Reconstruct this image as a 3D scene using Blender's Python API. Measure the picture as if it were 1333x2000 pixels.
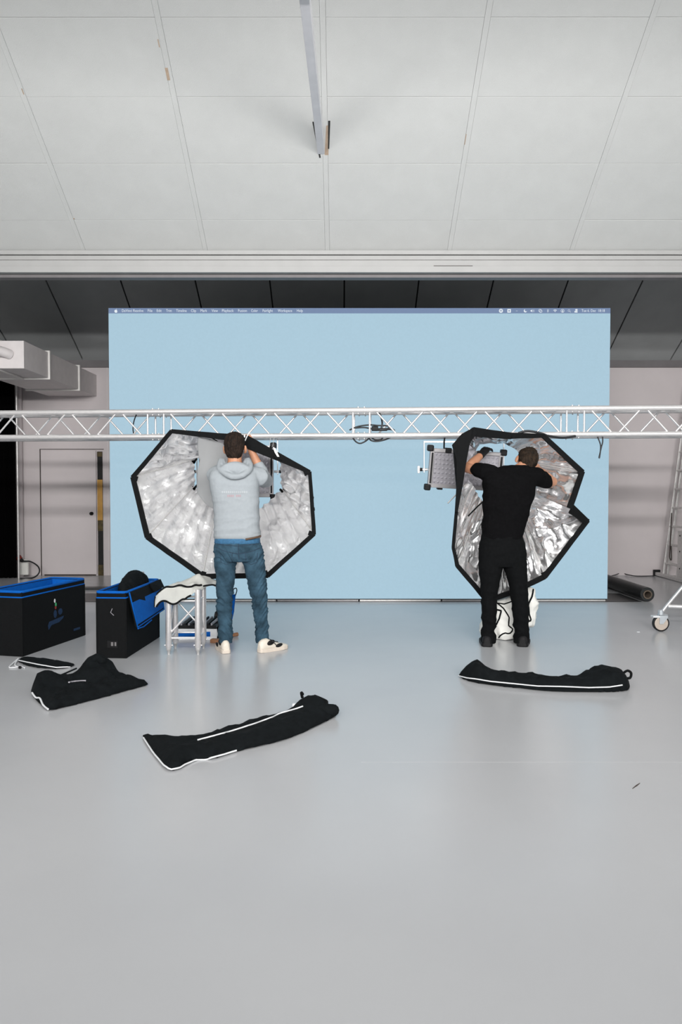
import bpy, bmesh, math, random
import numpy as np
from mathutils import Vector, Matrix, noise
from mathutils.geometry import delaunay_2d_cdt
from mathutils.bvhtree import BVHTree

for o in list(bpy.data.objects):
    bpy.data.objects.remove(o, do_unlink=True)
scene = bpy.context.scene
COL = scene.collection
random.seed(7)

# ------------------------------------------------------------------ camera
FPX, CX, CY = 1440.0, 666.5, 1000.0          # focal length in pixels of the 1333 x 2000 frame
CAMZ = 1.347
PITCH = -math.atan(43.0 / FPX)
cam_d = bpy.data.cameras.new('camera')
cam = bpy.data.objects.new('camera', cam_d)
COL.objects.link(cam)
cam.location = (0, 0, CAMZ)
cam.rotation_euler = (math.pi / 2 + PITCH, 0, 0)
cam_d.sensor_fit = 'VERTICAL'
cam_d.sensor_height = 36.0
cam_d.sensor_width = 24.0
cam_d.lens = 36.0 * FPX / 2000.0
cam_d.clip_end = 100
scene.camera = cam

# ------------------------------------------------------------------ world, lights, exposure
w = bpy.data.worlds.new('world'); scene.world = w
w.use_nodes = True
w.node_tree.nodes['Background'].inputs[0].default_value = (0.5, 0.52, 0.55, 1)
w.node_tree.nodes['Background'].inputs[1].default_value = 0.02
vs = scene.view_settings
vs.view_transform = 'Standard'
vs.look = 'None'
vs.exposure = 0.0
vs.gamma = 1.0
vs.use_curve_mapping = False

def area_light(name, loc, target, sx, sy, power, col, spread=180):
    d = bpy.data.lights.new(name, 'AREA')
    d.shape = 'RECTANGLE'; d.size = sx; d.size_y = sy
    d.energy = power; d.color = col; d.spread = math.radians(spread)
    o = bpy.data.objects.new(name, d); COL.objects.link(o)
    o.location = loc
    v = Vector(target) - Vector(loc)
    o.rotation_euler = v.to_track_quat('-Z', 'Y').to_euler()
    return o
# two rows of strip lamps, beams narrowed, hung across the hall behind the photographer, and an added unseen ambient fill above
WARM = (1.0, 0.985, 0.965)
area_light('front_lamp_row', (0.3, -1.5, 3.68), (0.3, 7.0, 3.15), 7.0, 0.16, 180, WARM, 100)
area_light('rear_lamp_row', (0.3, -4.2, 3.09), (0.3, 9.0, 2.6), 8.0, 0.20, 275, WARM, 100)
area_light('ambient_fill', (0.0, -3.0, 6.2), (0.0, 3.0, 0.0), 7.0, 2.0, 110, WARM)

# ------------------------------------------------------------------ helpers
RIGHT = Vector((1, 0, 0))
FWD = Vector((0, math.cos(PITCH), math.sin(PITCH)))
UP = Vector((0, -math.sin(PITCH), math.cos(PITCH)))
CAM = Vector((0, 0, CAMZ))
def ray(x, y):
    return (RIGHT * ((x - CX) / FPX) + FWD + UP * (-(y - CY) / FPX))
def at(x, y, Y):                       # point at depth Y seen at pixel (x, y)
    d = ray(x, y); return CAM + d * (Y / d.y)
def fl(x, y, z=0.0):                   # point on the floor seen at pixel (x, y)
    d = ray(x, y); return CAM + d * ((z - CAMZ) / d.z)
def lin(r, g, b):
    def c(v):
        v /= 255.0
        return v / 12.92 if v <= 0.04045 else ((v + 0.055) / 1.055) ** 2.4
    return (c(r), c(g), c(b), 1.0)

def mat(name, col, rough=0.6, metal=0.0, nscale=30.0, var=0.08, bump=0.0, bscale=None, spec=0.5, emit=None, estr=0.0,
        sheen=0.0, stretch=None, detail=4.0):
    m = bpy.data.materials.new(name); m.use_nodes = True
    nt = m.node_tree; N = nt.nodes; L = nt.links
    b = N['Principled BSDF']
    b.inputs['Roughness'].default_value = rough
    b.inputs['Metallic'].default_value = metal
    b.inputs['Specular IOR Level'].default_value = spec
    if sheen: b.inputs['Sheen Weight'].default_value = sheen
    tc = N.new('ShaderNodeTexCoord')
    src = tc.outputs['Object']
    if stretch:
        mp = N.new('ShaderNodeMapping'); mp.inputs['Scale'].default_value = stretch
        L.new(src, mp.inputs['Vector']); src = mp.outputs['Vector']
    n = N.new('ShaderNodeTexNoise'); n.inputs['Scale'].default_value = nscale; n.inputs['Detail'].default_value = detail
    L.new(src, n.inputs['Vector'])
    r = N.new('ShaderNodeValToRGB')
    r.color_ramp.elements[0].position = 0.25; r.color_ramp.elements[1].position = 0.75
    r.color_ramp.elements[0].color = tuple(c * (1 - var) for c in col[:3]) + (1,)
    r.color_ramp.elements[1].color = tuple(min(1, c * (1 + var)) for c in col[:3]) + (1,)
    L.new(n.outputs['Fac'], r.inputs['Fac']); L.new(r.outputs['Color'], b.inputs['Base Color'])
    if bump:
        n2 = N.new('ShaderNodeTexNoise'); n2.inputs['Scale'].default_value = bscale or nscale * 3
        n2.inputs['Detail'].default_value = 5
        L.new(src, n2.inputs['Vector'])
        bp = N.new('ShaderNodeBump'); bp.inputs['Strength'].default_value = bump; bp.inputs['Distance'].default_value = 0.01
        L.new(n2.outputs['Fac'], bp.inputs['Height']); L.new(bp.outputs['Normal'], b.inputs['Normal'])
    if emit:
        b.inputs['Emission Color'].default_value = emit
        b.inputs['Emission Strength'].default_value = estr
    return m

M = {}
M['ceil'] = mat('ceiling_paint', (0.560, 0.570, 0.565, 1), 0.85, nscale=4, var=0.03, bump=0.25, bscale=160)
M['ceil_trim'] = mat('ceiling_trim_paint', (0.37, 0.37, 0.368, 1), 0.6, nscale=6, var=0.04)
M['rear_ceil'] = mat('rear_ceiling_board', (0.34, 0.355, 0.36, 1), 0.7, nscale=3, var=0.06)  # one even grey, darker than the front ceiling paint
M['dark_gap'] = mat('dark_gap', (0.02, 0.02, 0.02, 1), 0.9)
M['wall'] = mat('wall_paint', (0.655, 0.602, 0.61, 1), 0.75, nscale=3, var=0.03, bump=0.05, bscale=120)
M['hallwall'] = mat('hall_wall_paint', (0.70, 0.70, 0.69, 1), 0.8, nscale=3, var=0.03)
M['steel_white'] = mat('painted_steel', (0.80, 0.79, 0.82, 1), 0.5, nscale=8, var=0.05)
M['duct'] = mat('galvanised_duct', (0.72, 0.68, 0.68, 1), 0.5, 0.0, nscale=10, var=0.05)
M['duct_edge'] = mat('duct_flange', (0.72, 0.70, 0.68, 1), 0.4, 0.0, nscale=10, var=0.05)
M['alu'] = mat('brushed_aluminium', (0.82, 0.80, 0.80, 1), 0.36, 0.72, nscale=40, var=0.06)
M['alu_dull'] = mat('dull_aluminium', (0.70, 0.69, 0.68, 1), 0.45, 0.6, nscale=30, var=0.12)
M['black'] = mat('black_nylon', (0.0055, 0.006, 0.0066, 1), 0.8, nscale=60, var=0.2, bump=0.15, bscale=500, spec=0.12)
M['bag'] = mat('black_bag_cloth', (0.0050, 0.0065, 0.0075, 1), 0.85, nscale=25, var=0.25, bump=0.25, bscale=60, spec=0.12)
M['tee'] = mat('black_cotton', (0.0045, 0.0045, 0.005, 1), 0.95, nscale=50, var=0.2, bump=0.2, bscale=300, spec=0.05)
M['trouser'] = mat('black_trouser_cloth', (0.005, 0.0055, 0.006, 1), 0.9, nscale=50, var=0.2, bump=0.2, bscale=250, spec=0.08)
M['rubber'] = mat('black_rubber', (0.008, 0.008, 0.009, 1), 0.6, nscale=50, var=0.2, spec=0.25)
M['plastic'] = mat('black_plastic', (0.006, 0.006, 0.007, 1), 0.5, nscale=50, var=0.2, spec=0.25)
M['cable'] = mat('black_cable', (0.012, 0.013, 0.016, 1), 0.5, nscale=50, var=0.2)
M['blue'] = mat('blue_nylon', (0.0015, 0.105, 0.45, 1), 0.75, nscale=30, var=0.10, bump=0.1, bscale=300, spec=0.15)
M['blue_dark'] = mat('blue_print', (0.0015, 0.022, 0.070, 1), 0.8, nscale=60, var=0.3)
M['white_pipe'] = mat('white_piping', (0.75, 0.76, 0.78, 1), 0.6, nscale=60, var=0.05)
M['white_cloth'] = mat('white_diffusion_cloth', (0.86, 0.86, 0.82, 1), 0.85, nscale=12, var=0.04, bump=0.3, bscale=30)
M['baffle'] = mat('pale_grey_baffle', (0.52, 0.53, 0.54, 1), 0.85, nscale=6, var=0.03)
M['hoodie'] = mat('pale_grey_sweatshirt', (0.335, 0.365, 0.39, 1), 0.95, nscale=40, var=0.04, bump=0.15, bscale=350, spec=0.1)
M['skin'] = mat('skin', (0.50, 0.24, 0.14, 1), 0.55, nscale=14, var=0.14, bump=0.08, bscale=120)
M['hair_brown'] = mat('short_brown_hair', (0.016, 0.009, 0.006, 1), 0.7, nscale=60, var=0.9, bump=1.0, bscale=110, stretch=(1, 1, 0.35), spec=0.2)
M['hair_dark'] = mat('dark_brown_hair', (0.020, 0.012, 0.007, 1), 0.7, nscale=50, var=0.9, bump=1.0, bscale=100, stretch=(1, 1, 0.35), spec=0.2)
M['shoe_white'] = mat('cream_leather', (0.72, 0.66, 0.57, 1), 0.5, nscale=30, var=0.05)
M['sole'] = mat('cream_rubber_sole', (0.66, 0.58, 0.50, 1), 0.7, nscale=40, var=0.05)
M['brown'] = mat('brown_leather_belt', (0.10, 0.055, 0.03, 1), 0.6, nscale=40, var=0.2)
M['wood'] = mat('brown_wood', (0.30, 0.14, 0.07, 1), 0.6, nscale=20, var=0.3, stretch=(1, 8, 8))
M['cardboard'] = mat('cardboard_core', (0.13, 0.10, 0.075, 1), 0.85, nscale=40, var=0.2)
M['vinyl'] = mat('black_vinyl', (0.016, 0.018, 0.019, 1), 0.38, nscale=12, var=0.2)
M['vinyl_end'] = mat('black_vinyl_layers', (0.008, 0.008, 0.008, 1), 0.6, nscale=12, var=0.2)
M['mat'] = mat('black_floor_mat', (0.035, 0.036, 0.038, 1), 0.35, nscale=12, var=0.15)
M['brass'] = mat('brass_panel', (0.50, 0.27, 0.06, 1), 0.4, 0.3, nscale=6, var=0.2)
M['oldbrass'] = mat('tarnished_brass', (0.07, 0.05, 0.015, 1), 0.5, 0.3, nscale=20, var=0.5)
M['red'] = mat('red_plastic', (0.22, 0.02, 0.012, 1), 0.5, nscale=20, var=0.1)
M['tan'] = mat('tan_timber', (0.42, 0.32, 0.24, 1), 0.7, nscale=20, var=0.15)
M['wheel'] = mat('beige_wheel', (0.50, 0.43, 0.37, 1), 0.5, nscale=20, var=0.08)
M['zinc'] = mat('zinc_plate', (0.62, 0.66, 0.70, 1), 0.35, 0.5, nscale=30, var=0.08)
M['led'] = mat('led_diodes', (0.42, 0.41, 0.45, 1), 0.35, 0.2, nscale=60, var=0.2)
M['led_base'] = mat('led_board', (0.30, 0.29, 0.32, 1), 0.5, 0.1, nscale=60, var=0.15)
M['led_side'] = mat('satin_grey_frame', (0.36, 0.35, 0.36, 1), 0.4, 0.5, nscale=30, var=0.08)
M['print_red'] = mat('red_print', (0.37, 0.27, 0.295, 1), 0.8, nscale=60, var=0.1)
M['print_white'] = mat('white_print', (0.40, 0.43, 0.455, 1), 0.8, nscale=60, var=0.05)
M['green'] = mat('green_print', (0.05, 0.35, 0.14, 1), 0.6, nscale=60, var=0.1)
M['leaf'] = mat('dry_brown_sliver', (0.06, 0.045, 0.04, 1), 0.8, nscale=60, var=0.2)
M['lamp_tube'] = mat('lamp_housing', (0.7, 0.7, 0.7, 1), 0.5, nscale=20, var=0.05)
M['eye'] = mat('eye_white', (0.7, 0.68, 0.65, 1), 0.2, nscale=20, var=0.03)
M['lip'] = mat('lips', (0.42, 0.17, 0.13, 1), 0.5, nscale=30, var=0.1)

def silver(name, rough, bumpstr, bscale, base=0.86, metal=1.0):
    m = mat(name, (base, base*0.995, base * 1.01, 1), rough, metal, nscale=14, var=0.05)
    nt = m.node_tree; N = nt.nodes; L = nt.links; b = N['Principled BSDF']
    tc = N.new('ShaderNodeTexCoord')
    v = N.new('ShaderNodeTexVoronoi'); v.inputs['Scale'].default_value = bscale; v.feature = 'SMOOTH_F1'
    nz = N.new('ShaderNodeTexNoise'); nz.inputs['Scale'].default_value = bscale * 0.7; nz.inputs['Detail'].default_value = 6
    nz.inputs['Distortion'].default_value = 0.35
    L.new(tc.outputs['Object'], nz.inputs['Vector'])
    mx = N.new('ShaderNodeMixRGB'); mx.inputs[0].default_value = 0.12
    L.new(tc.outputs['Object'], mx.inputs[1]); L.new(nz.outputs['Color'], mx.inputs[2]); L.new(mx.outputs[0], v.inputs['Vector'])
    add = N.new('ShaderNodeMath'); add.operation = 'ADD'
    L.new(v.outputs['Distance'], add.inputs[0]); L.new(nz.outputs['Fac'], add.inputs[1])
    bp = N.new('ShaderNodeBump'); bp.inputs['Strength'].default_value = bumpstr; bp.inputs['Distance'].default_value = 0.02
    L.new(add.outputs[0], bp.inputs['Height']); L.new(bp.outputs['Normal'], b.inputs['Normal'])
    return m
M['silver_satin'] = silver('satin_silver_fabric', 0.33, 0.6, 16, 0.96, 0.76)
M['silver_foil'] = silver('crumpled_silver_foil', 0.20, 0.25, 9, 0.95, 0.9)

def denim():
    m = mat('blue_denim', (0.034, 0.072, 0.106, 1), 0.9, nscale=11, var=0.55, bump=0.5, bscale=140, spec=0.15, detail=8)
    return m
M['denim'] = denim()
M['denim_seam'] = mat('dark_denim_seam', (0.02, 0.04, 0.07, 1), 0.9, nscale=30, var=0.3)
M['under_blue'] = mat('blue_waistband', (0.035, 0.13, 0.25, 1), 0.8, nscale=60, var=0.25)

def floor_mat():
    m = bpy.data.materials.new('grey_resin_floor'); m.use_nodes = True
    nt = m.node_tree; N = nt.nodes; L = nt.links; b = N['Principled BSDF']
    tc = N.new('ShaderNodeTexCoord')
    n = N.new('ShaderNodeTexNoise'); n.inputs['Scale'].default_value = 0.9; n.inputs['Detail'].default_value = 6
    L.new(tc.outputs['Object'], n.inputs['Vector'])
    r = N.new('ShaderNodeValToRGB')
    r.color_ramp.elements[0].position = 0.3; r.color_ramp.elements[1].position = 0.7
    r.color_ramp.elements[0].color = (0.485, 0.490, 0.508, 1); r.color_ramp.elements[1].color = (0.520, 0.526, 0.542, 1)
    L.new(n.outputs['Fac'], r.inputs['Fac']); L.new(r.outputs['Color'], b.inputs['Base Color'])
    n2 = N.new('ShaderNodeTexNoise'); n2.inputs['Scale'].default_value = 2.5; n2.inputs['Detail'].default_value = 5
    L.new(tc.outputs['Object'], n2.inputs['Vector'])
    mr = N.new('ShaderNodeMapRange'); mr.inputs['To Min'].default_value = 0.20; mr.inputs['To Max'].default_value = 0.27
    L.new(n2.outputs['Fac'], mr.inputs['Value']); L.new(mr.outputs[0], b.inputs['Roughness'])
    b.inputs['Specular IOR Level'].default_value = 0.6
    return m
M['floor'] = floor_mat()
def emis(name, col, s):
    m = bpy.data.materials.new(name); m.use_nodes = True
    b = m.node_tree.nodes['Principled BSDF']
    b.inputs['Base Color'].default_value = (0.02, 0.02, 0.02, 1); b.inputs['Roughness'].default_value = 0.6
    b.inputs['Specular IOR Level'].default_value = 0.1
    tc = m.node_tree.nodes.new('ShaderNodeTexCoord')
    n = m.node_tree.nodes.new('ShaderNodeTexNoise'); n.inputs['Scale'].default_value = 40
    m.node_tree.links.new(tc.outputs['Object'], n.inputs['Vector'])
    r = m.node_tree.nodes.new('ShaderNodeValToRGB')
    r.color_ramp.elements[0].position = 0.3; r.color_ramp.elements[1].position = 0.7
    r.color_ramp.elements[0].color = tuple(c * 0.985 for c in col[:3]) + (1,)
    r.color_ramp.elements[1].color = tuple(c * 1.015 for c in col[:3]) + (1,)
    m.node_tree.links.new(n.outputs['Fac'], r.inputs['Fac'])
    m.node_tree.links.new(r.outputs['Color'], b.inputs['Emission Color'])
    b.inputs['Emission Strength'].default_value = s
    return m
M['screen'] = emis('screen_light_blue', lin(166, 197, 214), 1.0)
M['menubar'] = emis('screen_menu_bar', lin(112, 132, 166), 1.0)
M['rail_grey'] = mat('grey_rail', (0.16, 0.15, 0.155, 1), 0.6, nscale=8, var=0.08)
M['menutext'] = emis('screen_menu_text', lin(226, 234, 240), 1.0)

def obj_from_mesh(name, me, m, parent=None):
    o = bpy.data.objects.new(name, me); COL.objects.link(o)
    if isinstance(m, str): m = M[m]
    if m is not None and not me.materials: me.materials.append(m)
    if parent is not None: adopt(o, parent)
    return o
def adopt(o, parent):
    o.parent = parent
    pm = world_of(parent)
    o.matrix_parent_inverse = pm.inverted()
def world_of(o):
    m = Matrix.LocRotScale(o.location, o.rotation_euler, o.scale)
    if o.parent is not None:
        return world_of(o.parent) @ o.matrix_parent_inverse @ m
    return m
def obj(name, bm, m, parent=None, smooth=False, bevel=0.0):
    if bevel:
        bmesh.ops.bevel(bm, geom=list(bm.edges), offset=bevel, segments=2, profile=0.5, affect='EDGES', clamp_overlap=True)
    bmesh.ops.recalc_face_normals(bm, faces=list(bm.faces))
    me = bpy.data.meshes.new(name); bm.to_mesh(me); bm.free()
    if smooth: smooth_sides(me)
    return obj_from_mesh(name, me, m, parent)
def smooth_sides(me):
    caps = set()
    for p in me.polygons:
        p.use_smooth = len(p.vertices) <= 4
        if len(p.vertices) > 4: caps.update(p.edge_keys)
    if caps:
        for e_ in me.edges:
            if e_.key in caps: e_.use_edge_sharp = True
def tag(o, label, cat, group=None, kind=None):
    if label: o['label'] = label
    if cat: o['category'] = cat
    if group: o['group'] = group
    if kind: o['kind'] = kind
    return o
def thing(name, loc, label, cat, group=None):
    o = bpy.data.objects.new(name, None); COL.objects.link(o)
    o.location = loc; o.empty_display_size = 0.1
    return tag(o, label, cat, group)
def struct(o):
    o['kind'] = 'structure'; return o

def bx(bm, lo, hi):
    x0, y0, z0 = lo; x1, y1, z1 = hi
    v = [bm.verts.new(p) for p in ((x0,y0,z0),(x1,y0,z0),(x1,y1,z0),(x0,y1,z0),(x0,y0,z1),(x1,y0,z1),(x1,y1,z1),(x0,y1,z1))]
    for f in ((0,3,2,1),(4,5,6,7),(0,1,5,4),(1,2,6,5),(2,3,7,6),(3,0,4,7)): bm.faces.new([v[i] for i in f])
def obox(bm, o, u, v, wv):              # oriented box from corner o with edge vectors
    o = Vector(o); u = Vector(u); v = Vector(v); wv = Vector(wv)
    P = [o, o+u, o+u+v, o+v, o+wv, o+u+wv, o+u+v+wv, o+v+wv]
    V = [bm.verts.new(p) for p in P]
    for f in ((0,3,2,1),(4,5,6,7),(0,1,5,4),(1,2,6,5),(2,3,7,6),(3,0,4,7)): bm.faces.new([V[i] for i in f])
def prism(bm, pts, d):                  # polygon pts (3D) extruded by vector d
    d = Vector(d); a = [bm.verts.new(p) for p in pts]; b = [bm.verts.new(Vector(p) + d) for p in pts]
    bm.faces.new(a); bm.faces.new(list(reversed(b)))
    n = len(a)
    for i in range(n): bm.faces.new((a[i], a[(i+1) % n], b[(i+1) % n], b[i]))
def frame_of(t, ref=None):
    t = t.normalized()
    r = ref if ref is not None else (Vector((0, 0, 1)) if abs(t.z) < 0.9 else Vector((0, 1, 0)))
    a = r - t * r.dot(t)
    if a.length < 1e-6: a = t.orthogonal()
    a.normalize(); return a, t.cross(a)
def tube(bm, pts, r, n=10, closed=False, flat=1.0, cap=True):
    pts = [Vector(p) for p in pts]; k = len(pts)
    rad = r if isinstance(r, (list, tuple)) else [r] * k
    rings = []; prev = None
    for i, p in enumerate(pts):
        if closed: t = pts[(i+1) % k] - pts[i-1]
        else: t = pts[min(i+1, k-1)] - pts[max(i-1, 0)]
        if t.length < 1e-9: t = Vector((0, 0, 1))
        a, b = frame_of(t, prev); prev = a
        rings.append([bm.verts.new(p + (a * math.cos(2*math.pi*j/n) * flat + b * math.sin(2*math.pi*j/n)) * rad[i]) for j in range(n)])
    m = k if closed else k - 1
    for i in range(m):
        A = rings[i]; B = rings[(i+1) % k]
        for j in range(n): bm.faces.new((A[j], A[(j+1) % n], B[(j+1) % n], B[j]))
    if not closed and cap:
        bm.faces.new(list(reversed(rings[0]))); bm.faces.new(rings[-1])
def spline(pts, sub=6, closed=False):
    pts = [Vector(p) for p in pts]; n = len(pts); out = []
    rng = range(n if closed else n - 1)
    for i in rng:
        if closed: p0, p1, p2, p3 = pts[i-1], pts[i], pts[(i+1) % n], pts[(i+2) % n]
        else: p0, p1, p2, p3 = pts[max(i-1, 0)], pts[i], pts[i+1], pts[min(i+2, n-1)]
        for s in range(sub):
            t = s / sub
            out.append(0.5 * ((2*p1) + (p2-p0)*t + (2*p0-5*p1+4*p2-p3)*t*t + (3*p1-p0-3*p2+p3)*t**3))
    if not closed: out.append(pts[-1])
    return out
def tube_obj(name, pts, r, m, parent=None, n=10, **k):
    bm = bmesh.new(); tube(bm, pts, r, n, **k); return obj(name, bm, m, parent, smooth=True)
def loft(bm, secs, n=20, power=2.0):    # secs: (center, axis1 half vector, axis2 half vector)
    rings = []
    for c, a, b in secs:
        c = Vector(c); a = Vector(a); b = Vector(b); R = []
        for j in range(n):
            th = 2*math.pi*j/n; ct, st = math.cos(th), math.sin(th)
            x = math.copysign(abs(ct) ** (2/power), ct); y = math.copysign(abs(st) ** (2/power), st)
            R.append(bm.verts.new(c + a*x + b*y))
        rings.append(R)
    for A, B in zip(rings, rings[1:]):
        for j in range(n): bm.faces.new((A[j], A[(j+1) % n], B[(j+1) % n], B[j]))
    bm.faces.new(list(reversed(rings[0]))); bm.faces.new(rings[-1])
def limb(bm, pts, radii, n=14):         # rounded, tapering chain
    pts = [Vector(p) for p in pts]
    P = []; R = []
    d0 = (pts[1]-pts[0]).normalized(); d1 = (pts[-1]-pts[-2]).normalized()
    for a in (0.02, 0.35, 0.7):
        P.append(pts[0] - d0*radii[0]*math.cos(a*math.pi/2)); R.append(radii[0]*math.sin(a*math.pi/2) + 1e-4)
    for i in range(len(pts)): P.append(pts[i]); R.append(radii[i])
    for a in (0.7, 0.35, 0.02):
        P.append(pts[-1] + d1*radii[-1]*math.cos(a*math.pi/2)); R.append(radii[-1]*math.sin(a*math.pi/2) + 1e-4)
    tube(bm, P, R, n)
def ellipsoid(bm, c, a, b, cc, n=16, m=10):
    c = Vector(c); a = Vector(a); b = Vector(b); cc = Vector(cc)
    secs = []
    for i in range(m + 1):
        ph = -math.pi/2 + math.pi*i/m
        k = max(math.cos(ph), 0.01)
        secs.append((c + cc*math.sin(ph), a*k, b*k))
    loft(bm, secs, n)
def remesh(bm, voxel, smooth=3, factor=0.5):
    bmesh.ops.recalc_face_normals(bm, faces=list(bm.faces))
    me = bpy.data.meshes.new('tmp'); bm.to_mesh(me); bm.free()
    o = bpy.data.objects.new('tmp', me); COL.objects.link(o)
    r = o.modifiers.new('r', 'REMESH'); r.mode = 'VOXEL'; r.voxel_size = voxel; r.use_smooth_shade = True
    if smooth:
        s = o.modifiers.new('s', 'SMOOTH'); s.iterations = smooth; s.factor = factor
    dg = bpy.context.evaluated_depsgraph_get()
    out = bpy.data.meshes.new_from_object(o.evaluated_get(dg), depsgraph=dg)
    bpy.data.objects.remove(o, do_unlink=True); bpy.data.meshes.remove(me)
    for p in out.polygons: p.use_smooth = True
    return out
def displace(me, fn):                   # fn(co) -> distance along the normal
    vn = [v.normal.copy() for v in me.vertices]
    for v, n in zip(me.vertices, vn): v.co = v.co + n * fn(v.co)
    me.update()
def ridge(p, s):                        # sharp fold noise in 0..1
    return 1.0 - min(1.0, abs(noise.noise(p * s)) * 2.2)
def bvh_of(*objs):
    V = []; F = []
    for o in objs:
        mw = world_of(o); k = len(V)
        V += [mw @ v.co for v in o.data.vertices]; F += [[k + i for i in p.vertices] for p in o.data.polygons]
    return BVHTree.FromPolygons(V, F)
def on_surface(bvh, pts, off=0.003):    # photo pixels traced onto a real surface
    out = []
    for x, y in pts:
        h, n, i, d = bvh.ray_cast(CAM, ray(x, y).normalized())
        if h is not None:
            if n.dot(ray(x, y)) > 0: n = -n
            out.append(h + n * off)
    return out
def resample(pts, k):
    seg = [0]
    for a, b in zip(pts, pts[1:]): seg.append(seg[-1] + math.hypot(b[0]-a[0], b[1]-a[1]))
    out = []
    for i in range(k):
        s = seg[-1]*i/(k-1)
        j = max(0, min(len(pts)-2, next((q for q in range(len(seg)-1) if seg[q+1] >= s), len(pts)-2)))
        t = (s-seg[j])/max(seg[j+1]-seg[j], 1e-9)
        out.append((pts[j][0]+(pts[j+1][0]-pts[j][0])*t, pts[j][1]+(pts[j+1][1]-pts[j][1])*t))
    return out
def text_mesh(body, width, height=None):
    c = bpy.data.curves.new('txt', 'FONT'); c.body = body; c.size = 1.0; c.resolution_u = 2
    o = bpy.data.objects.new('txt', c); COL.objects.link(o)
    dg = bpy.context.evaluated_depsgraph_get()
    me = bpy.data.meshes.new_from_object(o.evaluated_get(dg), depsgraph=dg)
    bpy.data.objects.remove(o, do_unlink=True); bpy.data.curves.remove(c)
    xs = [v.co.x for v in me.vertices]; x0, x1 = min(xs), max(xs)
    s = width/(x1-x0); sy = s if height is None else height
    for v in me.vertices: v.co = Vector(((v.co.x-x0)*s, 0, v.co.y*sy))
    return me

# ================================================================== the setting
BW = 11.6                 # back wall
SL = 0.585                # slope of both ceilings
HX0, HX1 = -5.6, 5.42
bm = bmesh.new(); bx(bm, (HX0, -9, -0.1), (HX1, BW + 0.1, 0)); floor = struct(obj('floor', bm, 'floor'))
tag(floor, 'smooth glossy pale grey resin floor of the hall', None)
bm = bmesh.new()
for x0, x1 in ((-3.4, -1.85), (0.1, 2.9)):
    bx(bm, (x0, fl(600, 1489).y, 0.0), (x1, fl(600, 1489).y + 0.005, 0.0003))
M['joint'] = mat('pale_floor_joint', (0.52, 0.525, 0.535, 1), 0.28, nscale=8, var=0.05)
obj('floor_joint', bm, 'joint', floor)

def wall(name, lo, hi, m, label):
    b = bmesh.new(); bx(b, lo, hi); o = struct(obj(name, b, m)); o['label'] = label; return o
wall_back = wall('wall_back', (HX0, BW, 0), (HX1, BW + 0.15, 3.55), 'wall', 'pale pinkish grey wall behind the video wall')
wall('wall_left', (HX0 - 0.15, -9, 0), (HX0, BW, 7.3), 'hallwall', 'plain white side wall of the hall on the left')
wall('wall_right', (HX1, -9, 0), (HX1 + 0.15, BW, 7.3), 'hallwall', 'plain white side wall of the hall on the right')
wall('wall_front', (HX0, -9.15, 0), (HX1, -9, 7.3), 'hallwall', 'plain white end wall behind the photographer')
# dark grey strip along the top of the back wall, wall panels with shallow joints
bm = bmesh.new(); bx(bm, (HX0, BW - 0.05, 3.26), (HX1, BW, 3.42)); obj('top_strip', bm, M['rail_grey'], wall_back)
# --- sloped front ceiling
YB, ZB = 7.70, 3.807
def zc(Y): return ZB + SL * (YB - Y)
Y0 = 2.0
bm = bmesh.new()
dn = Vector((0, SL, 1)).normalized()
prism(bm, [Vector((HX0, YB, zc(YB))) + dn*0.02, Vector((HX1, YB, zc(YB))) + dn*0.02, Vector((HX1, Y0, zc(Y0))) + dn*0.02, Vector((HX0, Y0, zc(Y0))) + dn*0.02], dn*0.08)
bx(bm, (HX0, -9, zc(Y0)), (HX1, Y0 + 0.02, zc(Y0) + 0.1))
ceiling = struct(obj('ceiling', bm, 'ceil')); tag(ceiling, 'sloping white panelled ceiling over the front of the hall', None)
ang = math.atan(SL)
rowL = 0.5396
colX = [-0.14 + 1.26*k for k in range(-5, 6)]
rows = [(YB - 0.005, 7.357)] + [(7.357 - rowL*k, 7.357 - rowL*(k+1)) for k in range(9)]
pm = {}
def panel_mesh(wd, ln):
    key = (round(wd, 3), round(ln, 3))
    if key not in pm:
        b = bmesh.new(); bx(b, (-wd/2, -ln/2, 0), (wd/2, ln/2, 0.018))
        bmesh.ops.bevel(b, geom=[e for e in b.edges if all(v.co.z < 0.001 for v in e.verts)], offset=0.0015, segments=1, affect='EDGES')
        bmesh.ops.recalc_face_normals(b, faces=list(b.faces))
        me = bpy.data.meshes.new('ceiling_panel'); b.to_mesh(me); b.free(); me.materials.append(M['ceil']); pm[key] = me
    return pm[key]
for i in range(len(colX) - 1):
    a = max(colX[i] + 0.0232, HX0); b = min(colX[i+1] - 0.0232, HX1)
    if b - a < 0.2: continue
    for (ya, yb) in rows:
        ln = (ya - yb)/math.cos(ang) - 0.0025
        o = bpy.data.objects.new('ceiling_panel', panel_mesh(b - a, ln)); COL.objects.link(o)
        ym = (ya + yb)/2
        o.location = (0.5*(a + b), ym, zc(ym) + random.uniform(-0.0012, 0.0012))
        o.rotation_euler = (-ang, 0, 0)
        adopt(o, ceiling)
for x in colX:
    if not HX0 < x < HX1: continue
    b = bmesh.new()
    ya, yb = YB - 0.005, rows[-1][1]
    ex = Vector((0.044, 0, 0)); p = Vector((x - 0.022, ya, zc(ya))) - dn*0.0015; q = Vector((x - 0.022, yb, zc(yb))) - dn*0.0015
    obox(b, p, ex, q - p, dn*0.012)
    obj('cover_strip', b, 'ceil', ceiling)
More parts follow.
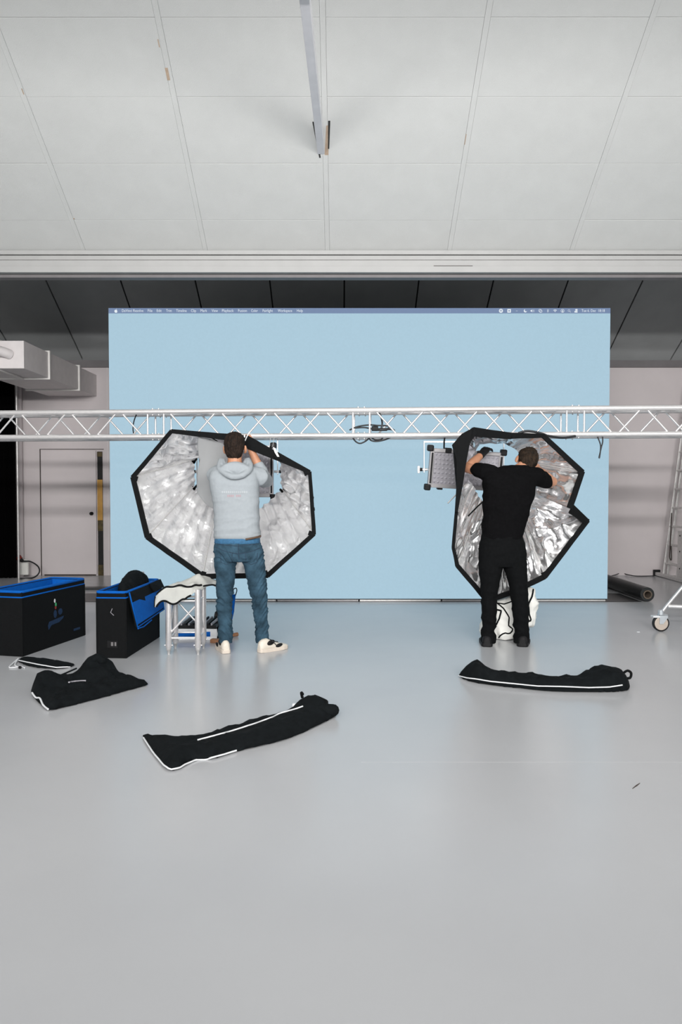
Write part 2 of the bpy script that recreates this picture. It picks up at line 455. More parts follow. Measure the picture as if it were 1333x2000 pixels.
# worn patches on the cover strips
for (px_, py_, ln, wd) in ((330, 170, 0.10, 0.024), (312, 108, 0.06, 0.008), (47, 197, 0.05, 0.008), (908, 292, 0.10, 0.006), (145, 434, 0.012, 0.012)):
    y = 6.9645/((957 - py_)/1440.0 + SL); c = at(px_, py_, y)
    b = bmesh.new(); d = Vector((0, -1, SL)).normalized()
    obox(b, Vector((c.x - wd/2, y, zc(y))) - dn*0.0032, (wd, 0, 0), d*ln, dn*0.004)
    obj('worn_patch', b, M['tan'], ceiling)

# --- header beam between front and rear ceiling
hb = bmesh.new()
def zpx(y, Y=YB): return CAMZ + (957 - y)*Y/1440.0
bx(hb, (HX0, YB + 0.01, zpx(541)), (HX1, YB + 0.10, 6.0))
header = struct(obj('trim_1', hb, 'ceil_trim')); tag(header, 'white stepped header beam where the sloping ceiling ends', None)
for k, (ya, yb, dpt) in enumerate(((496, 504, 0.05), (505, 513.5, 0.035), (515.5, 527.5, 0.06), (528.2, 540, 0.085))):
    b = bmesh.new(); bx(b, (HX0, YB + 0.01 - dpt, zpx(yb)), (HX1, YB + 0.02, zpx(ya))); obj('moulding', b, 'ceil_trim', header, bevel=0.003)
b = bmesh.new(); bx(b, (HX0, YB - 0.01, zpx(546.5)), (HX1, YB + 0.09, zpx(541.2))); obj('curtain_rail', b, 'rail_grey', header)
b = bmesh.new(); bx(b, (0.95, YB - 0.077, zpx(527.9)), (1.35, YB - 0.07, zpx(527.2))); obj('scuff', b, 'leaf', header)

# --- rear ceiling, planks with gaps
def zr(Y): return 3.337 + SL*(BW - Y)
YR = YB + 0.10
bm = bmesh.new()
prism(bm, [Vector((HX0, BW, zr(BW))) + dn*0.03, Vector((HX1, BW, zr(BW))) + dn*0.03, Vector((HX1, YR, zr(YR))) + dn*0.03, Vector((HX0, YR, zr(YR))) + dn*0.03], dn*0.05)
rceil = struct(obj('ceiling', bm, 'dark_gap')); tag(rceil, 'grey boarded ceiling of the rear bay behind the beam', None)
rx = [0.045 + 1.017*k for k in range(-6, 7)]
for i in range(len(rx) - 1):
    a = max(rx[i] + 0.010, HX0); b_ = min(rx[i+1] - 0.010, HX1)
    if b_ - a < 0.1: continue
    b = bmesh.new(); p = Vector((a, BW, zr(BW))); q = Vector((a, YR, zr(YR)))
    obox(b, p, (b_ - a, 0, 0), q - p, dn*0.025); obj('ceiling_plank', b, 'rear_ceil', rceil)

# --- rail that runs level into the sloping ceiling
rail = thing('overhead_rail', (-0.2, 4.5, 4.37), 'narrow white steel rail running into a slot in the sloping ceiling', 'rail')
b = bmesh.new(); p = Vector((-0.28, 2.3, 4.37)); q = Vector((-0.178, 6.76, 4.37)); sx = Vector((0.064, 0, 0))
obox(b, p - sx/2, sx, q - p, (0, 0, 0.10)); obj('rail_beam', b, 'steel_white', rail, bevel=0.004)
b = bmesh.new(); c = Vector((-0.228, 4.60, 4.362)); obox(b, c - Vector((0.047, 0, 0)), (0.094, 0, 0), (0, 0.03, 0), (0, 0, 0.02)); obj('rail_clip', b, 'duct_edge', rail)
def slope_strip(name, x0, x1, ya, yb, xa2, xb2, m, off):
    b = bmesh.new(); A = lambda x, Y: Vector((x, Y, zc(Y))) - dn*off
    prism(b, [A(x0, ya), A(x1, ya), A(xb2, yb), A(xa2, yb)], dn*0.01); return obj(name, b, m, ceiling)
def yc(py_): return 6.9645/((957 - py_)/1440.0 + SL)
def Xc(px_, py_): return at(px_, py_, yc(py_)).x
slope_strip('slot', Xc(610.5, 249), Xc(615, 249), yc(249), yc(317), Xc(624, 317), Xc(627, 317), 'dark_gap', 0.003)
slope_strip('slot', Xc(641.5, 247), Xc(645.5, 247), yc(247), yc(300), Xc(641.0, 300), Xc(643.5, 300), 'dark_gap', 0.003)
slope_strip('timber_edge', Xc(637.5, 258), Xc(642.5, 256), yc(256), yc(312), Xc(634.5, 312), Xc(642, 310), 'tan', 0.002)
slope_strip('timber_edge', Xc(615.5, 258), Xc(617.5, 258), yc(258), yc(300), Xc(621, 300), Xc(623, 300), 'tan', 0.0015)

# --- door, frame pipe and slit in the back wall
door = struct(obj('door_1', (lambda b: (bx(b, (at(81, 900, BW).x, BW - 0.03, 0.02), (at(188.5, 900, BW).x, BW, at(80, 880, BW).z)), b)[1])(bmesh.new()), 'wall', bevel=0.002))
tag(door, 'flush pale door in the back wall left of the video wall', None)
b = bmesh.new(); kx = at(179.5, 1003, BW - 0.03)
loft(b, [(kx + Vector((0, -0.0*1, 0)), (0.028, 0, 0), (0, 0, 0.028)), (kx + Vector((0, -0.02, 0)), (0.018, 0, 0), (0, 0, 0.018)), (kx + Vector((0, -0.045, 0)), (0.026, 0, 0), (0, 0, 0.026)), (kx + Vector((0, -0.06, 0)), (0.012, 0, 0), (0, 0, 0.012))], 14)
obj('door_knob', b, 'plastic', door, smooth=True)
b = bmesh.new()
x0, x1, zt = at(79.5, 900, BW).x, at(203, 900, BW).x, at(80, 878, BW).z
bx(b, (x0 - 0.008, BW - 0.02, 0), (x0, BW, zt)); bx(b, (x0 - 0.008, BW - 0.02, zt), (x1, BW, zt + 0.008))
obj('door_gap', b, 'leaf', door)
xs0, xs1 = at(190.5, 900, BW).x, at(200.5, 900, BW).x
def strip(name, ya, yb, m, dpt, sub=door):
    b = bmesh.new(); bx(b, (xs0, BW - dpt, at(195, yb, BW).z), (xs1, BW - 0.001, at(195, ya, BW).z)); return obj(name, b, m, sub)
strip('door_slit', 882, 1128, 'dark_gap', 0.012)
strip('strike_plate', 937, 1016, 'brass', 0.025)
strip('latch_plate', 1016, 1037, 'oldbrass', 0.022)
strip('latch_plate', 883, 892, 'oldbrass', 0.022)
strip('latch_plate', 1103, 1128, 'oldbrass', 0.02)
# wall joints: thin dark reveal lines, and the white corner pipe
for px_ in (47.5, 211):
    b = bmesh.new(); X = at(px_, 900, BW).x; bx(b, (X - 0.006, BW - 0.004, 0), (X + 0.006, BW, 3.26)); obj('panel_joint', b, 'duct', wall_back)
pipe_x = at(40, 940, 11.45).x
pipe = struct(tube_obj('trim_2', [(pipe_x - 0.04, 11.5, 0.0), (pipe_x - 0.04, 11.5, 3.25)], 0.05, 'wall', n=16)); tag(pipe, 'vertical white pipe beside the black curtain', None)
b = bmesh.new(); bx(b, (at(88, 1130, BW).x, BW - 0.02, 0), (at(188, 1130, BW).x, BW - 0.001, 0.02)); struct(tag(obj('baseboard_back', b, 'leaf'), 'thin dark threshold under the pale door', None))

# ================================================================== LED wall
SY = 8.86; SX0, SX1, SZ0, SZ1 = -2.775, 3.215, 0.035, 3.515
lw = thing('video_wall', ((SX0 + SX1)/2, SY, 0), 'large video wall glowing plain light blue with a menu bar on top', 'screen')
b = bmesh.new(); bx(b, (SX0, SY + 0.012, SZ0), (SX1, SY + 0.10, SZ1)); obj('cabinet', b, 'plastic', lw)
b = bmesh.new(); bx(b, (SX0, SY, SZ0), (SX1, SY + 0.011, SZ1 - 0.063)); obj('display', b, 'screen', lw)
b = bmesh.new(); bx(b, (SX0, SY, SZ1 - 0.0625), (SX1, SY + 0.011, SZ1)); obj('menu_bar', b, 'menubar', lw)
for k in range(6):
    b = bmesh.new(); bx(b, (SX0 + k*0.998 + 0.01, SY + 0.03, 0.0), (SX0 + (k+1)*0.998 - 0.01, SY + 0.12, 0.022)); obj('base_bar', b, M['alu_dull'] if k % 2 else M['led_side'], lw)
b = bmesh.new(); bx(b, (SX0, SY + 0.02, 0.0222), (SX1, SY + 0.12, SZ0 - 0.0005)); obj('base_rail', b, 'plastic', lw)
for k in range(4):                       # ladder frames that hold the wall up from behind
    x = SX0 + 0.75 + k*1.5
    b = bmesh.new(); tube(b, [(x, SY + 0.22, 0), (x, SY + 0.22, 3.3)], 0.025); tube(b, [(x, SY + 0.22, 2.2), (x, SY + 0.80, 0.05)], 0.02); tube(b, [(x, SY + 0.12, 0.04), (x, SY + 0.85, 0.04)], 0.025)
    obj('rear_frame', b, 'alu_dull', lw, smooth=True)
def mx(px_): return at(px_, 610, SY).x
zb = SZ1 - 0.046
def mtext(body, a, b_):
    me = text_mesh(body, mx(b_) - mx(a), 0.046)
    o = obj_from_mesh('menu_text', me, 'menutext'); o.location = (mx(a), SY - 0.0015, zb); adopt(o, lw); return o
for body, a, b_ in (('DaVinci Resolve', 238.4, 280.3), ('File', 289, 297.9), ('Edit', 306.5, 316), ('Trim', 324.8, 335.7), ('Timeline', 344.3, 364.8),
                    ('Clip', 373.3, 383.4), ('Mark', 392, 404.8), ('View', 413.6, 426), ('Playback', 434, 456.8), ('Fusion', 465.6, 482.6), ('Color', 491, 504),
                    ('Fairlight', 513.5, 533.3), ('Workspace', 542.8, 571), ('Help', 580.3, 592), ('Tue 6. Dec  18:18', 1136.5, 1182)):
    mtext(body, a, b_)
def disc(b, cx_, cz, rx_, rz, n=20, y=SY - 0.002):
    b.faces.new([b.verts.new((cx_ + rx_*math.cos(2*math.pi*i/n), y, cz + rz*math.sin(2*math.pi*i/n))) for i in range(n)])
def poly(b, pts, y=SY - 0.002): b.faces.new([b.verts.new((x, y, z)) for x, z in pts])
def ringp(b, cx_, cz, r0, r1, a0, a1, n=14, y=SY - 0.002):
    for i in range(n):
        t0 = a0 + (a1 - a0)*i/n; t1 = a0 + (a1 - a0)*(i+1)/n
        poly(b, [(cx_ + r0*math.cos(t0), cz + r0*math.sin(t0)), (cx_ + r1*math.cos(t0), cz + r1*math.sin(t0)), (cx_ + r1*math.cos(t1), cz + r1*math.sin(t1)), (cx_ + r0*math.cos(t1), cz + r0*math.sin(t1))], y)
zi = SZ1 - 0.033
def icon(px_, fn):
    b = bmesh.new(); fn(b, mx(px_))
    me = bpy.data.meshes.new('menu_icon'); b.to_mesh(me); b.free(); return obj_from_mesh('menu_icon', me, 'menutext', lw)
def ic_fruit(b, x):                     # round fruit with a bite, notch on top and a leaf
    pts = []
    for i in range(28):
        a = 2*math.pi*i/28 + math.pi/2
        r = 0.019*(1 - 0.16*math.exp(-((a - math.pi/2) % (2*math.pi) if (a - math.pi/2) % (2*math.pi) < math.pi else 2*math.pi - (a - math.pi/2) % (2*math.pi))**2*6))
        X = x + r*math.cos(a); Z = zi - 0.004 + r*1.02*math.sin(a)
        dx, dz = X - (x + 0.024), Z - (zi + 0.001); d = math.hypot(dx, dz)
        if d < 0.011: X = x + 0.024 + dx/d*0.011; Z = zi + 0.001 + dz/d*0.011
        pts.append((X, Z))
    poly(b, pts); poly(b, [(x + 0.001, zi + 0.017), (x + 0.004, zi + 0.024), (x + 0.009, zi + 0.026), (x + 0.006, zi + 0.019)])
icon(226.8, ic_fruit)
icon(979, lambda b, x: (ringp(b, x, zi, 0.012, 0.024, 0, 2*math.pi, 18), poly(b, [(x - 0.007, zi - 0.007), (x + 0.007, zi - 0.007), (x + 0.007, zi + 0.002), (x - 0.007, zi + 0.002)])))
def ic_square(b, x):
    for s in ((-0.021, -0.021, -0.008, 0.021), (0.008, -0.021, 0.021, 0.021), (-0.008, 0.008, 0.008, 0.021), (-0.008, -0.021, 0.008, -0.008)):
        poly(b, [(x + s[0], zi + s[1]), (x + s[2], zi + s[1]), (x + s[2], zi + s[3]), (x + s[0], zi + s[3])])
icon(995, ic_square)
icon(1010, lambda b, x: poly(b, [(x - 0.010, zi - 0.002), (x + 0.010, zi - 0.002), (x + 0.010, zi + 0.001), (x - 0.010, zi + 0.001)]))
def ic_moon(b, x):
    n = 12; P = [(x + 0.019*math.cos(a), zi + 0.019*math.sin(a)) for a in [math.radians(110 + 230*i/n) for i in range(n + 1)]]
    Q = [(x + 0.009 + 0.015*math.cos(a), zi + 0.008 + 0.015*math.sin(a)) for a in [math.radians(130 + 200*i/n) for i in range(n + 1)]]
    for i in range(n): poly(b, [P[i], P[i+1], Q[i+1], Q[i]])
icon(1026.7, ic_moon)
icon(1040.7, lambda b, x: (poly(b, [(x - 0.024, zi - 0.007), (x - 0.014, zi - 0.007), (x - 0.002, zi - 0.017), (x - 0.002, zi + 0.017), (x - 0.014, zi + 0.007), (x - 0.024, zi + 0.007)]), ringp(b, x, zi, 0.010, 0.013, -0.9, 0.9), ringp(b, x, zi, 0.018, 0.021, -0.9, 0.9)))
icon(1056, lambda b, x: (ringp(b, x - 0.004, zi + 0.003, 0.014, 0.018, 0, 2*math.pi, 16), ringp(b, x + 0.006, zi - 0.005, 0.014, 0.018, 0, 2*math.pi, 16)))
icon(1070.6, lambda b, x: (poly(b, [(x - 0.002, zi - 0.02), (x + 0.001, zi - 0.02), (x + 0.001, zi + 0.02), (x - 0.002, zi + 0.02)]), poly(b, [(x, zi + 0.02), (x + 0.010, zi + 0.010), (x - 0.010, zi - 0.010), (x - 0.008, zi - 0.013), (x + 0.013, zi + 0.010)]), poly(b, [(x, zi - 0.02), (x + 0.013, zi - 0.010), (x - 0.008, zi + 0.013), (x - 0.010, zi + 0.010), (x + 0.010, zi - 0.010)])))
icon(1084.8, lambda b, x: (ringp(b, x, zi - 0.015, 0.024, 0.030, 0.75, 2.39), ringp(b, x, zi - 0.015, 0.014, 0.019, 0.75, 2.39), ringp(b, x, zi - 0.015, 0.0, 0.009, 0.75, 2.39)))
icon(1099.4, lambda b, x: (ringp(b, x, zi, 0.017, 0.021, 0, 2*math.pi, 18), disc(b, x, zi + 0.004, 0.006, 0.006), ringp(b, x, zi - 0.014, 0.0, 0.011, 0.3, 2.84)))
icon(1112.4, lambda b, x: (ringp(b, x - 0.003, zi + 0.003, 0.010, 0.013, 0, 2*math.pi, 16), poly(b, [(x + 0.006, zi - 0.008), (x + 0.009, zi - 0.005), (x + 0.020, zi - 0.016), (x + 0.017, zi - 0.019)])))
icon(1125.7, lambda b, x: (ringp(b, x, zi + 0.011, 0.0, 0.010, 0, 2*math.pi, 14), poly(b, [(x, zi + 0.002), (x + 0.018, zi + 0.002), (x + 0.018, zi + 0.020), (x, zi + 0.020)]), poly(b, [(x - 0.018, zi - 0.020), (x + 0.018, zi - 0.020), (x + 0.018, zi - 0.002), (x - 0.018, zi - 0.002)])))
# black vinyl floor laid under and behind the wall
b = bmesh.new(); bx(b, (-3.55, 8.83, 0.0), (3.62, 9.55, 0.004)); tag(obj('floor_mat', b, 'mat'), 'black vinyl floor sheet lying under the video wall', 'floor mat')
b = bmesh.new(); bx(b, (-4.6, 9.9, 0.0), (-2.9, 10.05, 0.03)); tag(obj('floor_strip', b, 'mat', bevel=0.01), 'flat black strip on the floor before the pale door', 'cable ramp')  # low black strip across the floor behind the wall

# ================================================================== duct
du = thing('ventilation_duct', (-4.2, 10.3, 2.81), 'boxy grey ventilation duct with pale flanges under the rear ceiling', 'duct')
DX0, DX1, DZ0, DZ1 = -4.58, -3.83, 2.815, 3.145
b = bmesh.new(); bx(b, (DX0, 8.95, DZ0), (DX1, BW, DZ1)); obj('duct_run', b, 'duct', du)
b = bmesh.new(); bx(b, (HX0, 8.95, DZ0 - 0.001), (DX0 - 0.001, 9.66, DZ1 - 0.001)); obj('duct_branch', b, 'duct', du)
def flange(name, fy, t=0.035, e=0.022):
    b = bmesh.new()
    bx(b, (DX0 - e, fy, DZ0 - e), (DX1 + e, fy + t, DZ0)); bx(b, (DX0 - e, fy, DZ1), (DX1 + e, fy + t, DZ1 + e))
    bx(b, (DX1, fy, DZ0), (DX1 + e, fy + t, DZ1)); bx(b, (DX0 - e, fy, DZ0), (DX0, fy + t, DZ1)); return obj(name, b, 'duct_edge', du)
flange('flange', 9.69); flange('flange', 10.79)
b = bmesh.new(); fx = -4.14
bx(b, (fx - 0.035, 8.925, DZ0 - 0.025), (fx, 8.95, DZ1 + 0.025)); bx(b, (fx - 0.035, 8.93, DZ0 - 0.025), (fx, 9.66, DZ0)); bx(b, (fx - 0.035, 8.93, DZ1), (fx, 9.66, DZ1 + 0.025)); obj('flange', b, 'duct_edge', du)
b = bmesh.new(); tube(b, spline([(-5.5, 8.70, 3.07), (-4.7, 8.72, 3.06), (-4.25, 8.78, 3.04), (-4.05, 8.90, 3.0), (-4.0, 8.96, 2.98)], 5), 0.06, 16); obj('round_branch', b, 'duct', du, smooth=True)

# black curtain at the left of the rear bay
b = bmesh.new(); n = 60; xa, xb = -5.58, at(30, 950, 11.2).x
top = []; bot = []
for i in range(n + 1):
    x = xa + (xb - xa)*i/n; y = 11.2 + 0.03*math.sin(i*0.95) + 0.012*math.sin(i*2.3)
    bot.append(b.verts.new((x, y, 0.01))); top.append(b.verts.new((x, y, 3.40)))
for i in range(n): b.faces.new((bot[i], bot[i+1], top[i+1], top[i]))
bmesh.ops.solidify(b, geom=list(b.faces), thickness=0.01)
cu = obj('black_curtain', b, 'tee', smooth=True); tag(cu, 'heavy black curtain hanging at the left under the duct', 'curtain')
cp = tube_obj('curtain_pole', [(xb + 0.025, 11.22, 0), (xb + 0.025, 11.22, 3.40)], 0.016, 'alu_dull'); tag(cp, 'thin grey upright pole at the edge of the black curtain', 'pole')

# ================================================================== truss
P0 = Vector((0.193, 0, 0)); e = Vector((6.53, -0.47, 0)).normalized(); q = Vector((-e.y, e.x, 0))
P0.y = 7.30 + (P0.x + 3.39)*(-0.47/6.53)
ZT, ZL, TS = 2.106, 1.866, 0.24
def T(s, back, z): return P0 + e*s + q*(TS if back else 0) + Vector((0, 0, z))
tr = thing('lighting_truss', T(0, 0, ZL - 0.025), 'long horizontal silver lighting truss spanning in front of the video wall', 'truss')
def cyl_mesh(name, r, ln, m, n=10):
    b = bmesh.new(); tube(b, [(0, 0, 0), (0, 0, ln)], r, n); me = bpy.data.meshes.new(name)
    bmesh.ops.recalc_face_normals(b, faces=list(b.faces)); b.to_mesh(me); b.free(); me.materials.append(M[m])
    smooth_sides(me)
    return me
def place_cyl(name, me, a, b_, parent, unit=True):
    o = bpy.data.objects.new(name, me); COL.objects.link(o)
    d = b_ - a; o.location = a; o.rotation_euler = d.to_track_quat('Z', 'Y').to_euler(); o.scale = (1, 1, d.length)
    adopt(o, parent); return o
chord_me = cyl_mesh('chord', 0.0255, 1, 'alu', 16); brace_me = cyl_mesh('brace', 0.0092, 1, 'alu', 8); sleeve_me = cyl_mesh('coupler', 0.0265, 1, 'alu', 16)
pin_me = cyl_mesh('pin', 0.006, 1, 'alu_dull', 8)
for k in range(-2, 2):
    s0 = 2.0*k
    for bk in (0, 1):
        for z in (ZT, ZL): place_cyl('chord', chord_me, T(s0, bk, z), T(s0 + 2.0, bk, z), tr)
        for sv in (0.08, 1.92):
            o_ = 0.0 if not bk else (0.0)
            place_cyl('brace', brace_me, T(s0 + sv, bk, ZL), T(s0 + sv, bk, ZT), tr)
        nd = 7; st = 1.78/nd
        for i in range(nd):
            a = s0 + 0.11 + st*i + 0.018; c_ = a + st - 0.036
            up = (i % 2 == 0) != bool(bk)
            place_cyl('brace', brace_me, T(a, bk, ZT if up else ZL), T(c_, bk, ZL if up else ZT), tr)
    for z in (ZT, ZL):
        st = 1.78/7
        for i in range(7):
            a = s0 + 0.11 + st*i; f = i % 2
            place_cyl('brace', brace_me, T(a, f, z), T(a + st, 1 - f, z), tr)
    if k > -2:
        for bk in (0, 1):
            for z in (ZT, ZL):
                place_cyl('coupler', sleeve_me, T(s0 - 0.045, bk, z), T(s0 + 0.045, bk, z), tr)
                for dx in (-0.03, 0.03):
                    place_cyl('pin', pin_me, T(s0 + dx, bk, z - 0.034), T(s0 + dx, bk, z + 0.034), tr)

# lifts that carry the truss (only one caster and a strut of the right one are in view)
def lift(loc, label, caster_off):
    x, y = loc
    r = thing('truss_lift', (x, y, 0), label, 'lift', 'truss lifts')
    obj('mast', (lambda b: (bx(b, (x - 0.06, y + 0.06, 0.16), (x + 0.06, y + 0.18, 1.83)), b)[1])(bmesh.new()), 'alu', r, bevel=0.008)
    for sx_ in (-1, 1):
        cx_ = x + sx_*caster_off; cy_ = y + 0.24
        arm = tube_obj('outrigger', [(x + sx_*0.06, y + 0.12, 0.24), (cx_ - sx_*0.07, cy_, 0.24)], 0.02, 'alu', r)
        tube_obj('strut', [(cx_ - sx_*0.01, cy_, 0.185), (cx_ - sx_*0.06, cy_, 0.25), (x + sx_*0.06, y + 0.12, 1.02)], 0.014, 'alu', r)
        sp = tube_obj('caster_stem', [(cx_, cy_, 0.15), (cx_, cy_, 0.205)], 0.024, 'zinc', r)
        b = bmesh.new()
        for yy in (-0.032, 0.026):
            prism(b, [(cx_ - 0.022, cy_ + yy, 0.075), (cx_ + 0.012, cy_ + yy, 0.075), (cx_ + 0.055, cy_ + yy, 0.135), (cx_ + 0.055, cy_ + yy, 0.16), (cx_ - 0.022, cy_ + yy, 0.16)], (0, 0.006, 0))
        bx(b, (cx_ - 0.022, cy_ - 0.032, 0.156), (cx_ + 0.055, cy_ + 0.032, 0.164)); obj('caster_fork', b, 'zinc', r)
        b = bmesh.new(); bx(b, (cx_ - 0.085, cy_ - 0.035, 0.135), (cx_ - 0.018, cy_ + 0.03, 0.152)); obj('brake_pedal', b, 'white_pipe', r, bevel=0.004)
        wc = Vector((cx_, cy_, 0.078)); A = Vector((1, 0, 0)); B = Vector((0, 0, 1)); Yv = Vector((0, 1, 0))
        b = bmesh.new()
        loft(b, [(wc - Yv*0.018, A*0.07, B*0.07), (wc - Yv*0.014, A*0.077, B*0.077), (wc + Yv*0.014, A*0.077, B*0.077), (wc + Yv*0.018, A*0.07, B*0.07)], 28); wh = obj('caster_wheel', b, 'rubber', r, smooth=False)
        b = bmesh.new()
        loft(b, [(wc - Yv*0.021, A*0.02, B*0.02), (wc - Yv*0.0205, A*0.058, B*0.058), (wc - Yv*0.018, A*0.064, B*0.064), (wc + Yv*0.02, A*0.064, B*0.064)], 28); obj('wheel_hub', b, 'wheel', wh)
    return r
cs = fl(1291, 1233)
pr = T(3.55, 0, 0)
lift((pr.x, cs.y - 0.24), 'silver wheeled truss lift whose caster stands at the right edge', pr.x - cs.x)
pl = T(-3.95, 0, 0); lift((pl.x - 0.62, pl.y), 'silver wheeled truss lift at the left end of the truss', 0.55)

# cables on the truss
def cable(name, pts, r, label, cat='cable', sub=6):
    o = tube_obj(name, spline(pts, sub), r, 'cable', n=8); tag(o, label, cat); return o
YT = T(0.1, 0, 0).y
cc = thing('cable_bundle', at(735, 842, YT + 0.1), 'bundle of black cable with a plug block lying in the middle of the truss', 'cable')
def cpart(pts, r=0.0075, dy=0.08, nm='cable_loop'):
    P = [at(p[0], p[1], YT + (p[2] if len(p) > 2 else dy)) for p in pts]
    return tube_obj(nm, spline(P, 6), r, 'cable', cc, n=8)
cpart([(683, 840), (700, 833), (722, 830), (738, 831), (758, 832), (760, 836), (750, 838), (738, 838)])
cpart([(694, 836), (712, 835), (728, 838), (735, 840)])
cpart([(739, 803, 0.03), (744, 812, 0.06), (747, 825), (746, 834), (744, 838)], 0.0085)
cpart([(690, 856, 0.02), (696, 863, 0.0), (704, 866, 0.0), (714, 862, 0.0), (721, 856, 0.02)])
cpart([(720, 853, 0.03), (725, 860, 0.0), (736, 862, 0.0), (752, 859, 0.0), (766, 853, 0.03)])
cpart([(724, 853, 0.04), (733, 859, 0.02), (745, 858, 0.01), (750, 852, 0.04)])
b = bmesh.new(); c0 = at(727, 841, YT + 0.07); obox(b, c0 - Vector((0, 0, 0.0)), (0.06, 0, 0), (0, 0.07, 0), (0, 0, 0.045)); obox(b, c0 + Vector((0.05, 0, 0)), (0.10, 0, 0), (0, 0.06, 0), (0, 0, 0.025)); obj('plug_block', b, 'rubber', cc, bevel=0.006)
cpart([(742, 840), (755, 838), (765, 838), (771, 842)], 0.012)
cable('hanging_cable', [at(1164, 846, 6.90), at(1170, 858, 6.89), at(1174, 872, 6.885), at(1172, 892, 6.885), at(1171, 893, 6.885), at(1175, 875, 6.88), at(1178, 862, 6.88), at(1177, 846, 6.90)], 0.006, 'thin black cable loop hanging below the truss at its right')
yl = T(-2.1, 0, 0).y
cable('drooping_cable', [at(268, 806, yl + 0.05), at(262, 822, yl + 0.1), at(260, 836, yl + 0.12), at(261, 846, yl + 0.10)], 0.006, 'short black cable dangling inside the truss at its left')
cable('lamp_cable', [at(1013, 846, 6.80), at(1030, 842, 6.79), at(1052, 845, 6.79), at(1075, 852, 6.80), at(1100, 855, 6.84), at(1125, 852, 6.86)], 0.011, 'thick black cable lying along the lower truss tube above the right softbox')

# ================================================================== LED panel lights
def led_light(c, wd, ht, yaw, tilt, label, roll=0.0):
    r = thing('panel_light', c, label, 'lamp', 'panel lights on the truss')
    Rm = Matrix.Translation(c) @ Matrix.Rotation(yaw, 4, 'Z') @ Matrix.Rotation(tilt, 4, 'X') @ Matrix.Rotation(roll, 4, 'Y')
    def add(name, b, m, par=r, smooth=False, bev=0.0, mw=Rm):
        bmesh.ops.transform(b, matrix=mw, verts=list(b.verts)); return obj(name, b, m, par, smooth=smooth, bevel=bev)
    hw, hh = wd/2, ht/2
    b = bmesh.new(); bx(b, (-hw + 0.02, -0.02, -hh + 0.02), (hw - 0.02, 0.11, hh - 0.02)); add('housing', b, 'led_side', bev=0.006)
    for z in (-hh, hh - 0.035):
        b = bmesh.new(); bx(b, (-hw, -0.055, z), (hw, -0.01, z + 0.035)); add('frame_rail', b, 'led_side', bev=0.004)
    for x in (-hw, hw - 0.04):
        b = bmesh.new(); bx(b, (x, -0.055, -hh), (x + 0.04, -0.01, hh)); add('frame_rail', b, 'led_side', bev=0.004)
        b = bmesh.new(); bx(b, (x + 0.013, -0.060, -hh + 0.04), (x + 0.03, -0.0545, hh - 0.04)); add('frame_groove', b, 'plastic')
    for x in (-hw, hw):
        for z in (-hh, hh):
            b = bmesh.new(); bx(b, (x - 0.03, -0.065, z - 0.03), (x + 0.03, 0.0, z + 0.03)); add('corner_cap', b, 'plastic', bev=0.012)
    b = bmesh.new(); bx(b, (-hw + 0.04, -0.04, -hh + 0.035), (hw - 0.04, -0.02, hh - 0.035)); lp = add('diode_panel', b, 'led_base')
    b = bmesh.new(); nx, nz = int((wd - 0.1)/0.035), int((ht - 0.1)/0.035)
    for i in range(nx):
        for j in range(nz):
            x = -hw + 0.06 + (wd - 0.12)*i/(nx - 1); z = -hh + 0.055 + (ht - 0.11)*j/(nz - 1)
            V = [b.verts.new((x + 0.014*math.cos(a), -0.0405, z + 0.014*math.sin(a))) for a in [math.pi/3*k for k in range(6)]]
            t = b.verts.new((x, -0.052, z))
            for k in range(6): b.faces.new((V[k], V[(k+1) % 6], t))
    o = add('diode_lens', b, 'led', lp); o['kind'] = 'stuff'
    b = bmesh.new(); bx(b, (-hw + 0.14, -0.062, hh - 0.035), (-hw + 0.20, -0.01, hh + 0.012)); add('latch', b, 'plastic', bev=0.006)
    b = bmesh.new(); bx(b, (-hw + 0.10, -0.03, -hh - 0.02), (-hw + 0.15, 0.03, -hh)); add('foot', b, 'plastic', bev=0.003)
    # yoke: upright arms at the pivots, bar across the top, hook clamp up to the truss
    Ym = Matrix.Translation(c) @ Matrix.Rotation(yaw, 4, 'Z')
    yo = hh + 0.075
    b = bmesh.new()
    for s in (-1, 1): bx(b, (s*(hw + 0.035) - 0.004, 0.02, -0.03), (s*(hw + 0.035) + 0.004, 0.05, yo))
    bx(b, (-hw - 0.039, 0.02, yo - 0.004), (hw + 0.039, 0.05, yo + 0.012)); add('yoke', b, 'alu', mw=Ym, bev=0.002)
    for s in (-1, 1):
        b = bmesh.new(); tube(b, [(s*hw, 0.035, 0), (s*(hw + 0.05), 0.035, 0)], 0.013, 12); add('pivot', b, 'alu', mw=Ym, smooth=True)
        b = bmesh.new(); tube(b, [(s*(hw + 0.05), 0.035, 0), (s*(hw + 0.075), 0.035, 0)], 0.016, 12); k = add('pivot_collar', b, 'plastic', mw=Ym, smooth=True)
        b = bmesh.new(); bx(b, (s*(hw + 0.085) - 0.012, 0.025, -0.035), (s*(hw + 0.085) + 0.012, 0.045, 0.035)); add('pivot_lever', b, 'alu', k, mw=Ym, bev=0.005)
    b = bmesh.new(); zt = ZL - c.z
    tube(b, [(0, 0.035, yo), (0, 0.035, zt - 0.02)], 0.014, 10)
    bx(b, (-0.03, 0.0, zt - 0.045), (0.03, 0.07, zt - 0.03)); add('hook_clamp', b, 'alu_dull', mw=Ym)
    return r
cl = at(463, 921, 7.19); led_light(cl, 0.72, 0.50, 0.0, 0.0, 'silver framed panel light hanging behind the man in the grey hoodie')
cr = at(908, 917, 7.03); led_light(cr, 0.70, 0.37, 0.05, 0.12, 'silver framed panel light with bare diode grid hanging beside the right softbox', roll=0.06)
